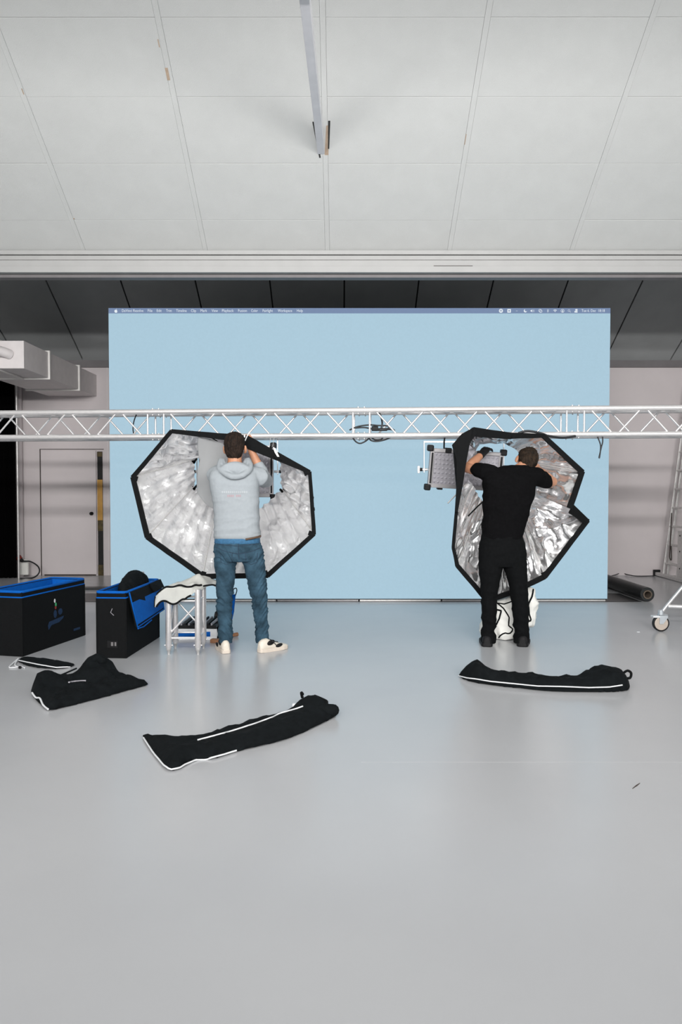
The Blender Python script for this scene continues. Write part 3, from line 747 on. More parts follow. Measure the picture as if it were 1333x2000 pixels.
o = cable('lamp_lead', [at(872, 846, 6.98), at(869, 856, 7.0), at(868, 870, 7.05), at(868, 884, 7.1)], 0.008, 'short black lead running from the truss down to the right panel light')
# safety wires of the left lamp
for i, (a, b_) in enumerate(((529, 527), (537, 533))):
    o = tube_obj('safety_wire', [at(a, 848, 7.08), at(b_, 872, 7.10)], 0.0022, 'alu_dull'); tag(o, ('left' if not i else 'right') + ' one of two thin steel safety wires below the truss above the left softbox', 'wire', 'safety wires')

# ================================================================== softboxes
def softbox(root, ring, inner, amp, m, seed, bands, sag=0.02, ns=14, nt=18, folds=5, gain={}, fr=3.2, rad=0.35):
    R = [at(x, y, Y) for x, y, Y in ring]; I = [at(x, y, Y) for x, y, Y in inner]; n = len(R)
    cen = sum(R, Vector())/n
    outer = bmesh.new()
    for i in range(n):
        A, B, C, D = R[i], R[(i+1) % n], I[(i+1) % n], I[i]
        nrm = (B - A).cross(D - A)
        if nrm.length < 1e-9: nrm = Vector((0, -1, 0))
        nrm.normalize()
        if nrm.dot(CAM - (A + B + C + D)/4) < 0: nrm = -nrm      # towards the open mouth
        bm1 = bmesh.new(); G = []; G2 = []
        ph = seed*1.7 + i*2.1; ga = amp*gain.get(i, 1.0); sg = sag*gain.get(i, 1.0)
        for a in range(ns + 1):
            s = a/ns; row = []; row2 = []
            for c in range(nt + 1):
                t = c/nt
                p = (A.lerp(B, s)).lerp(D.lerp(C, s), t)
                env = min(1.0, 4*s*(1-s)*1.6)*min(1.0, t*5)*min(1.0, 0.35 + (1-t)*3)
                qv = p*1.0 + Vector((seed*13.1, i*0.0, seed*5.0))
                d = -sg*4*s*(1-s)*math.sin(math.pi*min(1, t*0.9 + 0.1))
                d += ga*(ridge(qv, fr) - 0.5)*env + 0.55*ga*(ridge(qv + Vector((3, 1, 2)), fr*2.3) - 0.5)*env + 0.3*ga*(ridge(qv + Vector((7, 5, 2)), fr*5) - 0.5)*env
                d += rad*ga*math.sin(folds*2*math.pi*s + ph + 1.5*noise.noise(qv*2))*env
                pp = p + nrm*d
                row.append(bm1.verts.new(pp)); row2.append(outer.verts.new(pp - nrm*0.006))
            G.append(row); G2.append(row2)
        for a in range(ns):
            for c in range(nt):
                bm1.faces.new((G[a][c], G[a+1][c], G[a+1][c+1], G[a][c+1])); outer.faces.new((G2[a][c], G2[a][c+1], G2[a+1][c+1], G2[a+1][c]))
        obj('silver_gore', bm1, m, root, smooth=True)
    obj('outer_cover', outer, 'black', root, smooth=True)
    for i in range(n):
        A, B = R[i], R[(i+1) % n]; wa, wb = bands[i]
        da = (cen - A); db = (cen - B); da.y = 0; db.y = 0
        edge = (B - A); edge.y = 0; edge.normalize(); per = Vector((-edge.z, 0, edge.x))
        if per.dot(da) < 0: per = -per
        f = Vector((0, -0.012, 0)); wa *= A.y/1440.0; wb *= B.y/1440.0
        b = bmesh.new(); k = 8; top = []; bot = []
        P = []; Q = []
        for j in range(k + 1):
            s = j/k; p = A.lerp(B, s) + f
            wv = (wa + (wb - wa)*s)
            wob = per*(0.0025*noise.noise(p*9))
            P.append(p - per*0.012 + wob); Q.append(p + per*wv + wob)
        Pf = [b.verts.new(p) for p in P]; Qf = [b.verts.new(p) for p in Q]
        Pb = [b.verts.new(p + Vector((0, 0.03, 0))) for p in P]; Qb = [b.verts.new(p + Vector((0, 0.03, 0))) for p in Q]
        for j in range(k):
            b.faces.new((Pf[j], Pf[j+1], Qf[j+1], Qf[j])); b.faces.new((Pb[j], Qb[j], Qb[j+1], Pb[j+1]))
            b.faces.new((Pf[j], Pb[j], Pb[j+1], Pf[j+1])); b.faces.new((Qf[j], Qf[j+1], Qb[j+1], Qb[j]))
        b.faces.new((Pf[0], Qf[0], Qb[0], Pb[0])); b.faces.new((Pf[k], Pb[k], Qb[k], Qf[k]))
        obj('rim_band', b, 'black', root)
    return R, I, cen
def pockets(root, R, cen, idx):
    for i in idx:
        d = (cen - R[i]); d.y = 0; d.normalize(); pe = Vector((-d.z, 0, d.x)); c = R[i] + Vector((0, -0.018, 0))
        b = bmesh.new(); prism(b, [c - d*0.002 - pe*0.016, c - d*0.002 + pe*0.016, c + d*0.055 + pe*0.022, c + d*0.055 - pe*0.022], (0, 0.012, 0)); obj('corner_pocket', b, 'black', root, bevel=0.003)
def rods(root, R, I, idx, m='alu_dull'):
    for i in idx:
        a = R[i] + Vector((0, -0.004, 0)); c = I[i] + Vector((0, -0.02, 0)); mid = a.lerp(c, 0.5) + Vector((0, -0.012, 0))
        tube_obj('rod', spline([a, mid, c], 6), 0.0045, m, root, n=6)

sbl = thing('octagonal_softbox', at(455, 1130, 6.4), 'open octagonal softbox with satin silver lining behind the man in the hoodie', 'softbox')
ringL = [(335, 841, 6.36), (484, 853, 6.31), (606, 921, 6.36), (615, 1044, 6.36), (524, 1126, 6.34), (396, 1128, 6.34), (286, 1050, 6.36), (258, 932, 6.42)]
innL = [(425, 868, 6.98), (490, 874, 6.98), (546, 895, 6.98), (552, 955, 6.98), (503, 996, 6.98), (426, 978, 6.98), (380, 950, 6.98), (380, 898, 6.98)]
R, I, cen = softbox(sbl, ringL, innL, 0.052, 'silver_satin', 1, [(5, 12), (22, 5), (4, 5), (6, 7), (7, 7), (7, 7), (7, 6), (5, 4)], folds=4, rad=0.45, ns=22, nt=24, gain={0: 0.5, 1: 0.25})
pockets(sbl, R, cen, [2, 3, 4, 5, 6, 7]); rods(sbl, R, I, [2, 3, 5, 6, 7])
for i in (3, 6, 7):
    c = I[i] + Vector((0, -0.03, 0)); b = bmesh.new()
    obox(b, c + Vector((-0.03, 0, -0.01)), (0.035, 0, -0.03), (0, 0.01, 0), (0.012, 0, 0.018)); obox(b, c + Vector((0.0, 0, -0.04)), (0.035, 0, 0.045), (0, 0.01, 0), (-0.012, 0, 0.014)); obj('corner_tab', b, 'black', sbl)
# pale inner baffle, hanging loose beside the man
poly2 = [(387, 853), (410, 857), (436, 866), (450, 890), (452, 1000), (420, 996), (402, 985), (385, 963), (384, 930), (390, 900), (386, 875)]
def sheet(root, name, poly_, Yf, m, grid=5.0, thick=0.004, off=None):
    xs = [p[0] for p in poly_]; ys = [p[1] for p in poly_]
    n = len(poly_); V = [Vector(p) for p in poly_]; E = [(i, (i+1) % n) for i in range(n)]
    gx = min(xs)
    while gx < max(xs):
        gy = min(ys)
        while gy < max(ys):
            V.append(Vector((gx + random.uniform(-1, 1), gy + random.uniform(-1, 1)))); gy += grid
        gx += grid
    vo, eo, fo, *_ = delaunay_2d_cdt(V, E, [list(range(n))], 1, 1e-4)
    b = bmesh.new(); bv = [b.verts.new(at(v.x, v.y, Yf(v.x, v.y))) for v in vo]
    for f in fo:
        try: b.faces.new([bv[i] for i in f])
        except ValueError: pass
    bmesh.ops.solidify(b, geom=list(b.faces), thickness=thick)
    return obj(name, b, m, root, smooth=True)
sheet(sbl, 'inner_baffle', poly2, lambda x, y: 6.37 + 0.02*math.sin((x - 380)*0.09 + y*0.02) + 0.012*math.sin(y*0.06) + 0.0006*(y - 850), 'baffle')
# lacing cord and buckle on the top edge
b = bmesh.new(); tube(b, [at(485.5, 847, 6.285), at(481, 856, 6.282), at(479, 861, 6.28)], 0.0045, 6); obj('toggle_cord', b, 'white_pipe', sbl)
b = bmesh.new(); c = at(478, 852, 6.285); ellipsoid(b, c, (0.008, 0, 0), (0, 0.004, 0), (0, 0, 0.012), 10, 6); obj('cord_toggle', b, 'white_pipe', sbl, smooth=True)
b = bmesh.new(); prism(b, [at(533, 873, 6.30), at(538, 875, 6.30), at(546, 892, 6.30), at(542, 892, 6.30), at(537, 884, 6.30)], (0, 0.01, 0)); obj('white_label', b, 'white_pipe', sbl)
tube_obj('strap', spline([at(535, 890, 6.31), at(541, 897, 6.31), at(546, 900, 6.32), at(550, 897, 6.32)], 5), 0.007, 'black', sbl, n=6)
tube_obj('strap', spline([at(398, 846, 6.40), at(410, 853, 6.42), at(425, 862, 6.45)], 5), 0.005, 'black', sbl, n=6)

sbr = thing('crumpled_softbox', at(1000, 1178, 6.5), 'half-collapsed softbox with crumpled shiny silver lining in front of the man in black', 'softbox')
ringR = [(925, 837, 6.46), (1000, 848, 6.55), (1063, 850, 6.62), (1140, 921, 6.62), (1116, 994, 6.50), (1150, 1017, 6.62), (1066, 1128, 6.56), (1004, 1158, 6.55), (952, 1176, 6.54), (893, 1106, 6.50), (886, 1070, 6.50), (895, 960, 6.46), (888, 870, 6.45)]
innR = [(938, 868, 6.92), (985, 866, 6.93), (1005, 876, 6.93), (1040, 905, 6.93), (1040, 962, 6.93), (1034, 985, 6.93), (1010, 992, 6.93), (985, 990, 6.93), (965, 990, 6.93), (940, 975, 6.92), (930, 955, 6.92), (912, 930, 6.92), (916, 904, 6.92)]
R, I, cen = softbox(sbr, ringR, innR, 0.085, 'silver_foil', 4, [(15, 10), (9, 5), (6, 7), (7, 8), (8, 10), (6, 7), (7, 7), (7, 7), (7, 6), (5, 3), (3, 3), (3, 12), (20, 12)], sag=0.035, ns=20, nt=24, folds=2, gain={0: 0.3, 1: 0.15, 2: 0.5, 3: 0.45, 4: 0.15, 10: 0.25, 11: 0.2, 12: 0.2, 9: 0.5}, fr=2.6)
pockets(sbr, R, cen, [3, 5, 6]); rods(sbr, R, I, [3, 6, 8, 9])
b = bmesh.new()
prism(b, [at(x, y, 6.41) for x, y in ((884, 869), (903, 847), (925, 835), (921, 852), (912, 900), (905, 945), (895, 1000), (890, 1000), (893, 945), (893, 900))], (0, 0.03, 0.0)); obj('side_flap', b, 'black', sbr, bevel=0.004)
b = bmesh.new()
prism(b, [at(1119, 983, 6.52), at(1153, 1016, 6.60), at(1148, 1021, 6.60), at(1113, 1003, 6.51)], (0, 0.02, 0)); obj('side_flap', b, 'black', sbr, bevel=0.003)
tube_obj('rod', [at(875, 983, 6.75), at(912, 945, 6.80)], 0.006, 'alu_dull', sbr)
tube_obj('inner_strap', spline([at(915, 1008, 6.60), at(938, 985, 6.60), at(960, 968, 6.62)], 5), 0.016, 'black', sbr, n=8, flat=0.4)

# ================================================================== equipment cases
def case(o, u, v, H, label, n_out, emblem):
    """o near bottom corner, u long side, v short side (both horizontal)."""
    o = Vector(o); u = Vector(u); v = Vector(v); r = thing('equipment_case', o + (u + v)/2, label, 'case', 'open black equipment cases')
    uu = u.normalized(); vv = v.normalized(); Z = Vector((0, 0, 1)); th = 0.022
    b = bmesh.new(); obox(b, o, u, v, Z*0.03)
    obox(b, o + Z*0.03, u, vv*th, Z*(H - 0.03)); obox(b, o + v - vv*th + Z*0.03, u, vv*th, Z*(H - 0.03))
    obox(b, o + vv*th + Z*0.03, uu*th, v - vv*2*th, Z*(H - 0.03)); obox(b, o + u - uu*th + vv*th + Z*0.03, uu*th, v - vv*2*th, Z*(H - 0.03))
    obj('body', b, 'black', r)
    t2 = th + 0.004
    b = bmesh.new(); q0 = o + uu*th + vv*th + Z*0.031; U = u - uu*2*th; V = v - vv*2*th
    obox(b, q0, U, vv*0.003, Z*(H - 0.035)); obox(b, q0 + V - vv*0.003, U, vv*0.003, Z*(H - 0.035)); obox(b, q0 + vv*0.003, uu*0.003, V - vv*0.006, Z*(H - 0.035)); obox(b, q0 + U - uu*0.003 + vv*0.003, uu*0.003, V - vv*0.006, Z*(H - 0.035)); obox(b, q0 + uu*0.004 + vv*0.004, U - uu*0.008, V - vv*0.008, Z*0.004)
    obj('lining', b, 'blue', r)
    for z, rr in ((H, 0.011), (H - 0.045, 0.006)):
        cs_ = [o + Z*z, o + u + Z*z, o + u + v + Z*z, o + v + Z*z]; pts = []
        for i in range(4):
            a = cs_[i]; nx_ = cs_[(i+1) % 4]; pv = cs_[i-1]
            k = 0.025 if z == H else 0.006
            pts += [a + (pv - a).normalized()*k, a + ((pv - a).normalized() + (nx_ - a).normalized())*k*0.3, a + (nx_ - a).normalized()*k]
        b = bmesh.new(); tube(b, pts, rr, 8, closed=True); obj('rim_piping', b, 'blue', r, smooth=True)
    for cpt in (o, o + u, o + v, o + u + v):
        b = bmesh.new(); tube(b, [cpt + Z*0.004, cpt + Z*(H - 0.05)], 0.006, 8); obj('corner_seam', b, 'black', r, smooth=True)
    emblem(r, o, uu, vv, Z)
    return r
def em1(r, o, uu, vv, Z):
    nrm = -vv*0.003
    def patch(nm, s, z, pts, m):
        b = bmesh.new(); prism(b, [o + uu*(s + a) + Z*(z + c) + nrm for a, c in pts], -nrm*0.6); obj(nm, b, m, r)
    ell = lambda rx, rz, n=12: [(rx*math.cos(2*math.pi*i/n), rz*math.sin(2*math.pi*i/n)) for i in range(n)]
    patch('printed_emblem', 0.44, 0.39, ell(0.010, 0.018), 'white_pipe')
    patch('printed_emblem', 0.455, 0.355, ell(0.012, 0.018), 'green')
    patch('printed_emblem', 0.452, 0.33, ell(0.012, 0.015), 'red')
    patch('printed_emblem', 0.445, 0.275, ell(0.022, 0.035), 'blue_dark')
    patch('printed_emblem', 0.52, 0.285, ell(0.03, 0.028), 'blue_dark')
    patch('printed_lettering', 0.44, 0.20, [(-0.09, -0.045), (-0.05, -0.012), (0.06, -0.005), (0.12, 0.022), (0.13, 0.04), (0.02, 0.03), (-0.08, 0.022), (-0.10, -0.01)], 'blue_dark')
    patch('printed_lettering', 0.77, 0.085, [(-0.05, -0.010), (0.05, -0.010), (0.05, 0.010), (-0.05, 0.010)], 'blue_dark')
c1 = fl(44, 1283); c1e = fl(166, 1241); u1 = c1e - c1; v1 = Vector((-u1.y, u1.x, 0)).normalized()*0.34
case(c1, u1, v1, 0.525, 'open black equipment case with blue rim and printed emblem, cut by the left edge', None, em1)
def em2(r, o, uu, vv, Z):
    n = -uu*0.004
    b = bmesh.new(); c = o + vv*0.11 + Z*0.40 + n; tube(b, [c, c + vv*0.012 - Z*0.03 - uu*0.006, c - vv*0.012 - Z*0.055], 0.003, 6); obj('zip_pull', b, 'led_base', r)
    b = bmesh.new(); obox(b, o + vv*0.07 + Z*0.085, vv*0.085, -uu*0.003, Z*0.055); lab = obj('label_pocket', b, 'plastic', r)
    b = bmesh.new(); obox(b, o + vv*0.08 + Z*0.10 - uu*0.003, vv*0.014, -uu*0.002, Z*0.03); obox(b, o + vv*0.105 + Z*0.10 - uu*0.003, vv*0.018, -uu*0.002, Z*0.03); obj('printed_label', b, M['rail_grey'], lab)
c2 = fl(247, 1286); c2e = fl(311, 1245); u2 = c2e - c2; v2 = Vector((-u2.y, u2.x, 0)).normalized()*0.24
cs2 = case(c2, u2, v2, 0.53, 'open black equipment case with bright blue lid folded down beside the truss stool', None, em2)
uu2, vv2 = u2.normalized(), v2.normalized()
A = c2 + Vector((0, 0, 0.525)) - vv2*0.014 + uu2*0.03; B = c2 + u2 + Vector((0, 0, 0.525)) - vv2*0.014 - uu2*0.02
D = at(268, 1225, c2.y + 0.06); C = at(320, 1190, c2e.y - 0.12)
nl = (B - A).cross(D - A).normalized()
if nl.x < 0: nl = -nl
b = bmesh.new(); prism(b, [A, B, C, D], -nl*0.012); lid = obj('lid', b, 'black', cs2)
Lp = lambda s, t: A.lerp(B, s).lerp(D.lerp(C, s), t)
b = bmesh.new(); prism(b, [Lp(0.03, 0.30) + nl*0.004, Lp(0.97, 0.30) + nl*0.004, Lp(0.985, 0.94) + nl*0.004, Lp(0.02, 0.94) + nl*0.004], -nl*0.0035); obj('lid_lining', b, 'blue', lid)
tube_obj('lid_piping', [Lp(0, 0.0) + nl*0.004, Lp(0, 1) + nl*0.004, Lp(1, 1) + nl*0.004, Lp(1, 0) + nl*0.004], 0.006, 'blue', lid, n=6)
tube_obj('lid_piping', [Lp(0.02, 1.05), Lp(0.2, 1.10), Lp(0.5, 1.07)], 0.006, 'blue', lid, n=6)
b = bmesh.new(); prism(b, [Lp(0.62, -0.02) + nl*0.012, Lp(1.0, -0.04) + nl*0.012, Lp(1.02, 0.25) + nl*0.03, Lp(0.70, 0.28) + nl*0.02], -nl*0.011); obj('hinge_strap', b, 'black', lid)
# black bag bulging out of it
b = bmesh.new(); cb = c2 + u2*0.62 + v2*0.48 + Vector((0, 0, 0.475))
ellipsoid(b, cb, uu2*0.295, vv2*0.092, Vector((0, 0, 0.17)), 28, 16)
me = remesh(b, 0.012, 2); displace(me, lambda p: 0.014*(ridge(p, 9) - 0.5) + 0.006*(ridge(p, 22) - 0.5)); bb = thing('stuffed_bag', cb - Vector((0, 0, 0.16)), 'rounded black cloth bag stuffed into the case with the blue lid', 'bag')
bs = obj_from_mesh('bag_body', me, 'bag', bb)
tube_obj('cord', spline([cb + uu2*0.2 + Vector((0, 0, 0.13)), cb + uu2*0.24 + Vector((0, 0, 0.135)), cb + uu2*0.27 + Vector((0, 0, 0.10))], 4), 0.005, 'white_pipe', bb, n=6)

# ================================================================== truss stool
sx0, sy0 = fl(331, 1277).x, fl(331, 1278).y
st = thing('truss_stool', (sx0 + 0.12, sy0 + 0.12, 0), 'short silver truss piece standing upright as a stool beside the blue-lid case', 'stool')
leg_pts = [(sx0, sy0), (sx0 + 0.24, sy0), (sx0 + 0.24, sy0 + 0.24), (sx0, sy0 + 0.24)]
for (x, y) in leg_pts:
    b = bmesh.new(); tube(b, [(x, y, 0.055), (x, y, 0.06), (x, y, 0.535)], [0.022, 0.0255, 0.0255], 16); lg = obj('leg', b, 'alu', st, smooth=True)
    b = bmesh.new(); tube(b, [(x, y, 0.0), (x, y, 0.03), (x, y, 0.032), (x, y, 0.058)], [0.011, 0.013, 0.018, 0.021], 12); obj('spigot', b, 'alu_dull', lg, smooth=True)
    b = bmesh.new(); tube(b, [(x - 0.035, y, 0.075), (x + 0.035, y, 0.075)], 0.005, 8); obj('pin', b, 'alu_dull', lg)
for i in range(4):
    (xa_, ya_), (xb_, yb_) = leg_pts[i], leg_pts[(i+1) % 4]
    for z in (0.135, 0.44): tube_obj('rung', [(xa_, ya_, z), (xb_, yb_, z)], 0.0085, 'alu', st, n=8)
    za, zb_ = (0.16, 0.42) if i % 2 == 0 else (0.42, 0.16)
    tube_obj('brace', [(xa_, ya_, za), (xb_, yb_, zb_)], 0.0085, 'alu', st, n=8)
# white diffusion cloth crumpled over the stool
wc_ = thing('white_cloth', (sx0 + 0.2, sy0 + 0.12, 0.55), 'crumpled white diffusion cloth with black hems draped over the truss stool', 'cloth')
b = bmesh.new(); nx_, ny_ = 60, 44; G = []
X0, X1 = sx0 - 0.10, sx0 + 0.465
for i in range(nx_ + 1):
    row = []; s = i/nx_; x = X0 + (X1 - X0)*s; rx_ = x - sx0
    ramp = min(1, max(0, (rx_ - 0.20)/0.12))
    yf = sy0 - 0.045 + 0.26*ramp                       # front edge runs back behind the man's leg
    hang = 0.085*(1 - min(1, max(0, (rx_ - 0.15)/0.07))) + 0.02*(1 + math.sin(rx_*34))*(1 - 0.5*ramp)
    for j in range(ny_ + 1):
        t = j/ny_
        if t < 0.25:                                   # the part hanging down in front
            k = 1 - t/0.25; y = yf - 0.012*k + 0.008*math.sin(rx_*40 + 2*k); z = 0.548 - hang*k
        else:
            k = (t - 0.25)/0.75; y = yf + k*(0.40 - 0.16*ramp)
            z = 0.552 + 0.075*math.exp(-((rx_ - 0.20)/0.13)**2 - ((k - 0.55)/0.28)**2) + 0.045*(ridge(Vector((x, y, 0.3)), 5) - 0.45)*math.sin(math.pi*min(1, k*1.5)) + 0.010*noise.noise(Vector((x, y, 1))*14)
        z -= 0.07*min(1, max(0, (0.0 - rx_)/0.10))**1.4
        z -= 0.055*min(1, max(0, (rx_ - 0.28)/0.25))
        row.append(b.verts.new((x + 0.012*noise.noise(Vector((s*5, t*5, 9))), y, max(z, 0.40))))
    G.append(row)
for i in range(nx_):
    for j in range(ny_): b.faces.new((G[i][j], G[i+1][j], G[i+1][j+1], G[i][j+1]))
low_edge = [G[i][0].co.copy() for i in range(2, int(nx_*0.56))]; left_edge = [G[0][j].co.copy() for j in range(2, ny_ - 6)]
top_fold = [G[i][13].co + Vector((0, -0.004, 0.007)) for i in range(1, int(nx_*0.66))]; right_fold = [G[i][9].co + Vector((0, -0.006, 0.006)) for i in range(int(nx_*0.66), nx_)]
bmesh.ops.solidify(b, geom=list(b.faces), thickness=0.006)
clo = obj('cloth_sheet', b, 'white_cloth', wc_, smooth=True); bv = bvh_of(clo)
def hem(root, bvh, pts, r=0.008, m='black', nm='hem', off=0.002, k=22):
    P = on_surface(bvh, resample(pts, k), off)
    if len(P) > 3: return tube_obj(nm, P, r, m, root, n=6)
for P_, rr_ in ((low_edge, 0.008), (top_fold, 0.0085), (right_fold, 0.007), (left_edge, 0.006)):
    tube_obj('hem', P_, rr_, 'black', wc_, n=6)

# gear box, tool and blue bag under and behind the stool
gx, gy = fl(347, 1249).x, fl(380, 1250).y
gb = thing('gear_box', (gx + 0.18, gy + 0.12, 0), 'blue and white gear box with black slotted insert under the truss stool', 'box')
b = bmesh.new(); bx(b, (gx, gy, 0.0), (gx + 0.36, gy + 0.30, 0.03)); bx(b, (gx, gy, 0.075), (gx + 0.36, gy + 0.30, 0.10)); bx(b, (gx + 0.30, gy - 0.002, 0.0), (gx + 0.36, gy + 0.29, 0.10)); obj('white_shell', b, 'white_pipe', gb)
b = bmesh.new(); bx(b, (gx + 0.005, gy + 0.005, 0.03), (gx + 0.30, gy + 0.29, 0.075)); obj('blue_band', b, 'blue', gb)
b = bmesh.new(); bx(b, (gx + 0.01, gy + 0.01, 0.10), (gx + 0.35, gy + 0.28, 0.13)); ins = obj('insert', b, 'plastic', gb)
for i in range(9):
    b = bmesh.new(); x = gx + 0.03 + i*0.034; obox(b, (x, gy + 0.012, 0.13), (0.014, 0, 0), (0.03, 0.26, 0.02), (0, 0, 0.018)); obj('divider', b, 'rubber' if i % 2 else 'led_base', ins)
b = bmesh.new(); prism(b, [(gx + 0.27, gy + 0.28, 0.10), (gx + 0.38, gy + 0.28, 0.10), (gx + 0.37, gy + 0.30, 0.20), (gx + 0.35, gy + 0.30, 0.255), (gx + 0.29, gy + 0.30, 0.20)], (0, 0.006, 0)); obj('open_flap', b, 'plastic', gb)
hm = thing('wooden_handled_tool', fl(418, 1249), 'tool with brown wooden handle lying on the floor behind the white left shoe', 'tool')
tube_obj('handle', [fl(432, 1249) + Vector((0, 0, 0.02)), fl(464, 1243) + Vector((0, 0, 0.02))], [0.016, 0.019], 'wood', hm, n=10)
b = bmesh.new(); p = fl(410, 1256); obox(b, p, (0.09, -0.02, 0), (0.015, 0.05, 0), (0, 0, 0.035)); obj('tool_head', b, 'wood', hm, bevel=0.006)
bp_ = fl(449, 1229); bgx = bp_.x
bl = thing('blue_pouch', bp_, 'narrow blue pouch standing behind the left leg of the man in jeans', 'pouch')
b = bmesh.new(); prism(b, [(bgx - 0.14, bp_.y, 0), (bgx + 0.0, bp_.y, 0), (bgx + 0.034, bp_.y + 0.02, 0.16), (bgx + 0.050, bp_.y + 0.03, 0.33), (bgx - 0.10, bp_.y + 0.03, 0.33)], (0, 0.05, 0)); obj('pouch_body', b, 'blue', bl, bevel=0.008)
tube_obj('pouch_strap', spline([(bgx - 0.03, bp_.y + 0.05, 0.33), (bgx + 0.035, bp_.y + 0.05, 0.385), (bgx + 0.058, bp_.y + 0.05, 0.39), (bgx + 0.062, bp_.y + 0.05, 0.36), (bgx + 0.04, bp_.y + 0.05, 0.30)], 5), 0.005, 'cable', bl, n=6)

# ================================================================== bags on the floor
def pillow(name, outline, thick, root, m='bag', grid=0.022, edge=0.10, bumps=None, wr=0.012, seed=0, zb0=0.003):
    n = len(outline); P = np.array([(p.x, p.y) for p in outline])
    V = [Vector((float(a), float(b_))) for a, b_ in P]; E = [(i, (i+1) % n) for i in range(n)]
    lo = P.min(0); hi = P.max(0)
    rnd = random.Random(seed + 5)
    x = lo[0]
    while x < hi[0]:
        y = lo[1]
        while y < hi[1]:
            V.append(Vector((float(x) + rnd.uniform(-.3, .3)*grid, float(y) + rnd.uniform(-.3, .3)*grid))); y += grid
        x += grid
    vo, eo, fo, *_ = delaunay_2d_cdt(V, E, [list(range(n))], 1, 1e-5)
    A_ = P; B_ = np.roll(P, -1, 0); AB = B_ - A_; L2 = (AB**2).sum(1) + 1e-12
    b = bmesh.new(); top = []; bot = []
    for v in vo:
        p = np.array((v.x, v.y)); t = np.clip(((p - A_)*AB).sum(1)/L2, 0, 1); d = float(np.sqrt((((A_ + AB*t[:, None]) - p)**2).sum(1)).min())
        k = min(1.0, d/edge); h = thick*math.sqrt(max(0, 1 - (1 - k)**2))
        pv = Vector((v.x, v.y, seed*3.3))
        h += k**0.5*wr*((ridge(pv, 7) - 0.4) + 0.5*(ridge(pv + Vector((4, 4, 4)), 17) - 0.4))
        if bumps: h += bumps(v.x, v.y)*min(1, k*2)
        h = max(h, 0.004)
        tv = b.verts.new((v.x, v.y, zb0 + h if d > 1e-5 else zb0 + 0.006)); top.append(tv)
        bot.append(tv if d <= 1e-5 else b.verts.new((v.x, v.y, zb0)))
    for f in fo:
        if len(set(f)) < 3: continue
        b.faces.new([top[i] for i in f])
        try: b.faces.new([bot[i] for i in reversed(f)])
        except ValueError: pass
    return obj(name, b, m, root, smooth=True)
def floor_bag(name, px_out, thick, label, piping, bumps=None, wr=0.012, edge=0.09, seed=0, sub=3):
    out = spline([fl(x, y) for x, y in px_out], sub, closed=True)
    c = sum(out, Vector())/len(out); r = thing(name, Vector((c.x, c.y, 0)), label, 'bag', 'black cloth bags on the floor')
    o = pillow('bag_body', out, thick, r, bumps=bumps, wr=wr, edge=edge, seed=seed); bv_ = bvh_of(o)
    for pts in piping: hem(r, bv_, pts, 0.0045, 'white_pipe', 'piping', 0.002, 40)
    return r, o, bv_
b3, o3, v3 = floor_bag('long_bag', [(279, 1439), (292, 1464), (318, 1498), (333, 1507), (352, 1503), (370, 1491), (386, 1486), (420, 1483), (462, 1470), (510, 1459), (560, 1446), (605, 1427), (642, 1409), (656, 1400), (652, 1391), (636, 1389), (615, 1383), (594, 1382), (570, 1392), (545, 1404), (500, 1414), (450, 1428), (402, 1444), (378, 1449), (340, 1450), (308, 1447)], 0.05,
    'empty long black softbox bag with white piping lying nearest the camera', [[(281, 1441), (300, 1470), (320, 1494), (333, 1503), (350, 1500), (368, 1489), (384, 1483), (402, 1483), (432, 1475), (462, 1466)], [(386, 1446), (450, 1429), (500, 1413), (533, 1401), (546, 1394), (578, 1385), (592, 1380)]], seed=1, wr=0.017,
    bumps=lambda x, y: 0.05*math.exp(-((x - fl(610, 1392).x)/0.10)**2 - ((y - fl(610, 1395).y)/0.09)**2))
b = bmesh.new(); p = fl(648, 1402); limb(b, [p + Vector((-0.06, 0, 0.045)), p + Vector((0.01, 0.0, 0.045))], [0.04, 0.036]); obj('bag_end', b, 'bag', b3, smooth=True)
tube_obj('strap', spline([fl(615, 1388) + Vector((0, 0, .09)), fl(628, 1392) + Vector((0, 0, .085)), fl(638, 1396) + Vector((0, 0, .08)), fl(638, 1400) + Vector((0, 0, .07))], 4), 0.010, 'black', b3, n=6)
tube_obj('strap', spline([fl(591, 1388) + Vector((0, 0, .08)), fl(589, 1386) + Vector((0, 0, .105)), fl(592, 1388) + Vector((0, 0, .10))], 4), 0.009, 'black', b3, n=6)
b = bmesh.new(); p = fl(571, 1381); obox(b, p, (0.03, 0, 0), (0, 0.02, 0), (0, 0, 0.02)); obj('white_tag', b, 'white_pipe', b3, bevel=0.004)

b4, o4, v4 = floor_bag('long_bag', [(896, 1322), (905, 1322), (925, 1319), (950, 1321), (985, 1327), (1050, 1332), (1085, 1335), (1120, 1334), (1160, 1329), (1190, 1328), (1222, 1331), (1230, 1338), (1230, 1347), (1220, 1351), (1180, 1353), (1100, 1351), (1050, 1348), (1000, 1344), (950, 1338), (915, 1331)], 0.065,
    'long black softbox bag with one white piping line in front of the man in black', [[(897, 1320), (912, 1324), (930, 1326), (960, 1331), (1000, 1335), (1050, 1340), (1100, 1341), (1150, 1343), (1190, 1342), (1216, 1338)]], seed=2, wr=0.02, edge=0.055,
    bumps=lambda x, y: 0.05*math.exp(-((x - fl(930, 1325).x)/0.09)**2) + 0.045*math.exp(-((x - fl(1180, 1335).x)/0.13)**2))
tube_obj('strap', spline([fl(1218, 1340) + Vector((0, 0, .09)), fl(1226, 1338) + Vector((0, 0, .10)), fl(1233, 1338) + Vector((0, 0, .085)), fl(1232, 1340) + Vector((0, 0, .06)), fl(1226, 1342) + Vector((0, 0, .06))], 5), 0.009, 'black', b4, n=6)
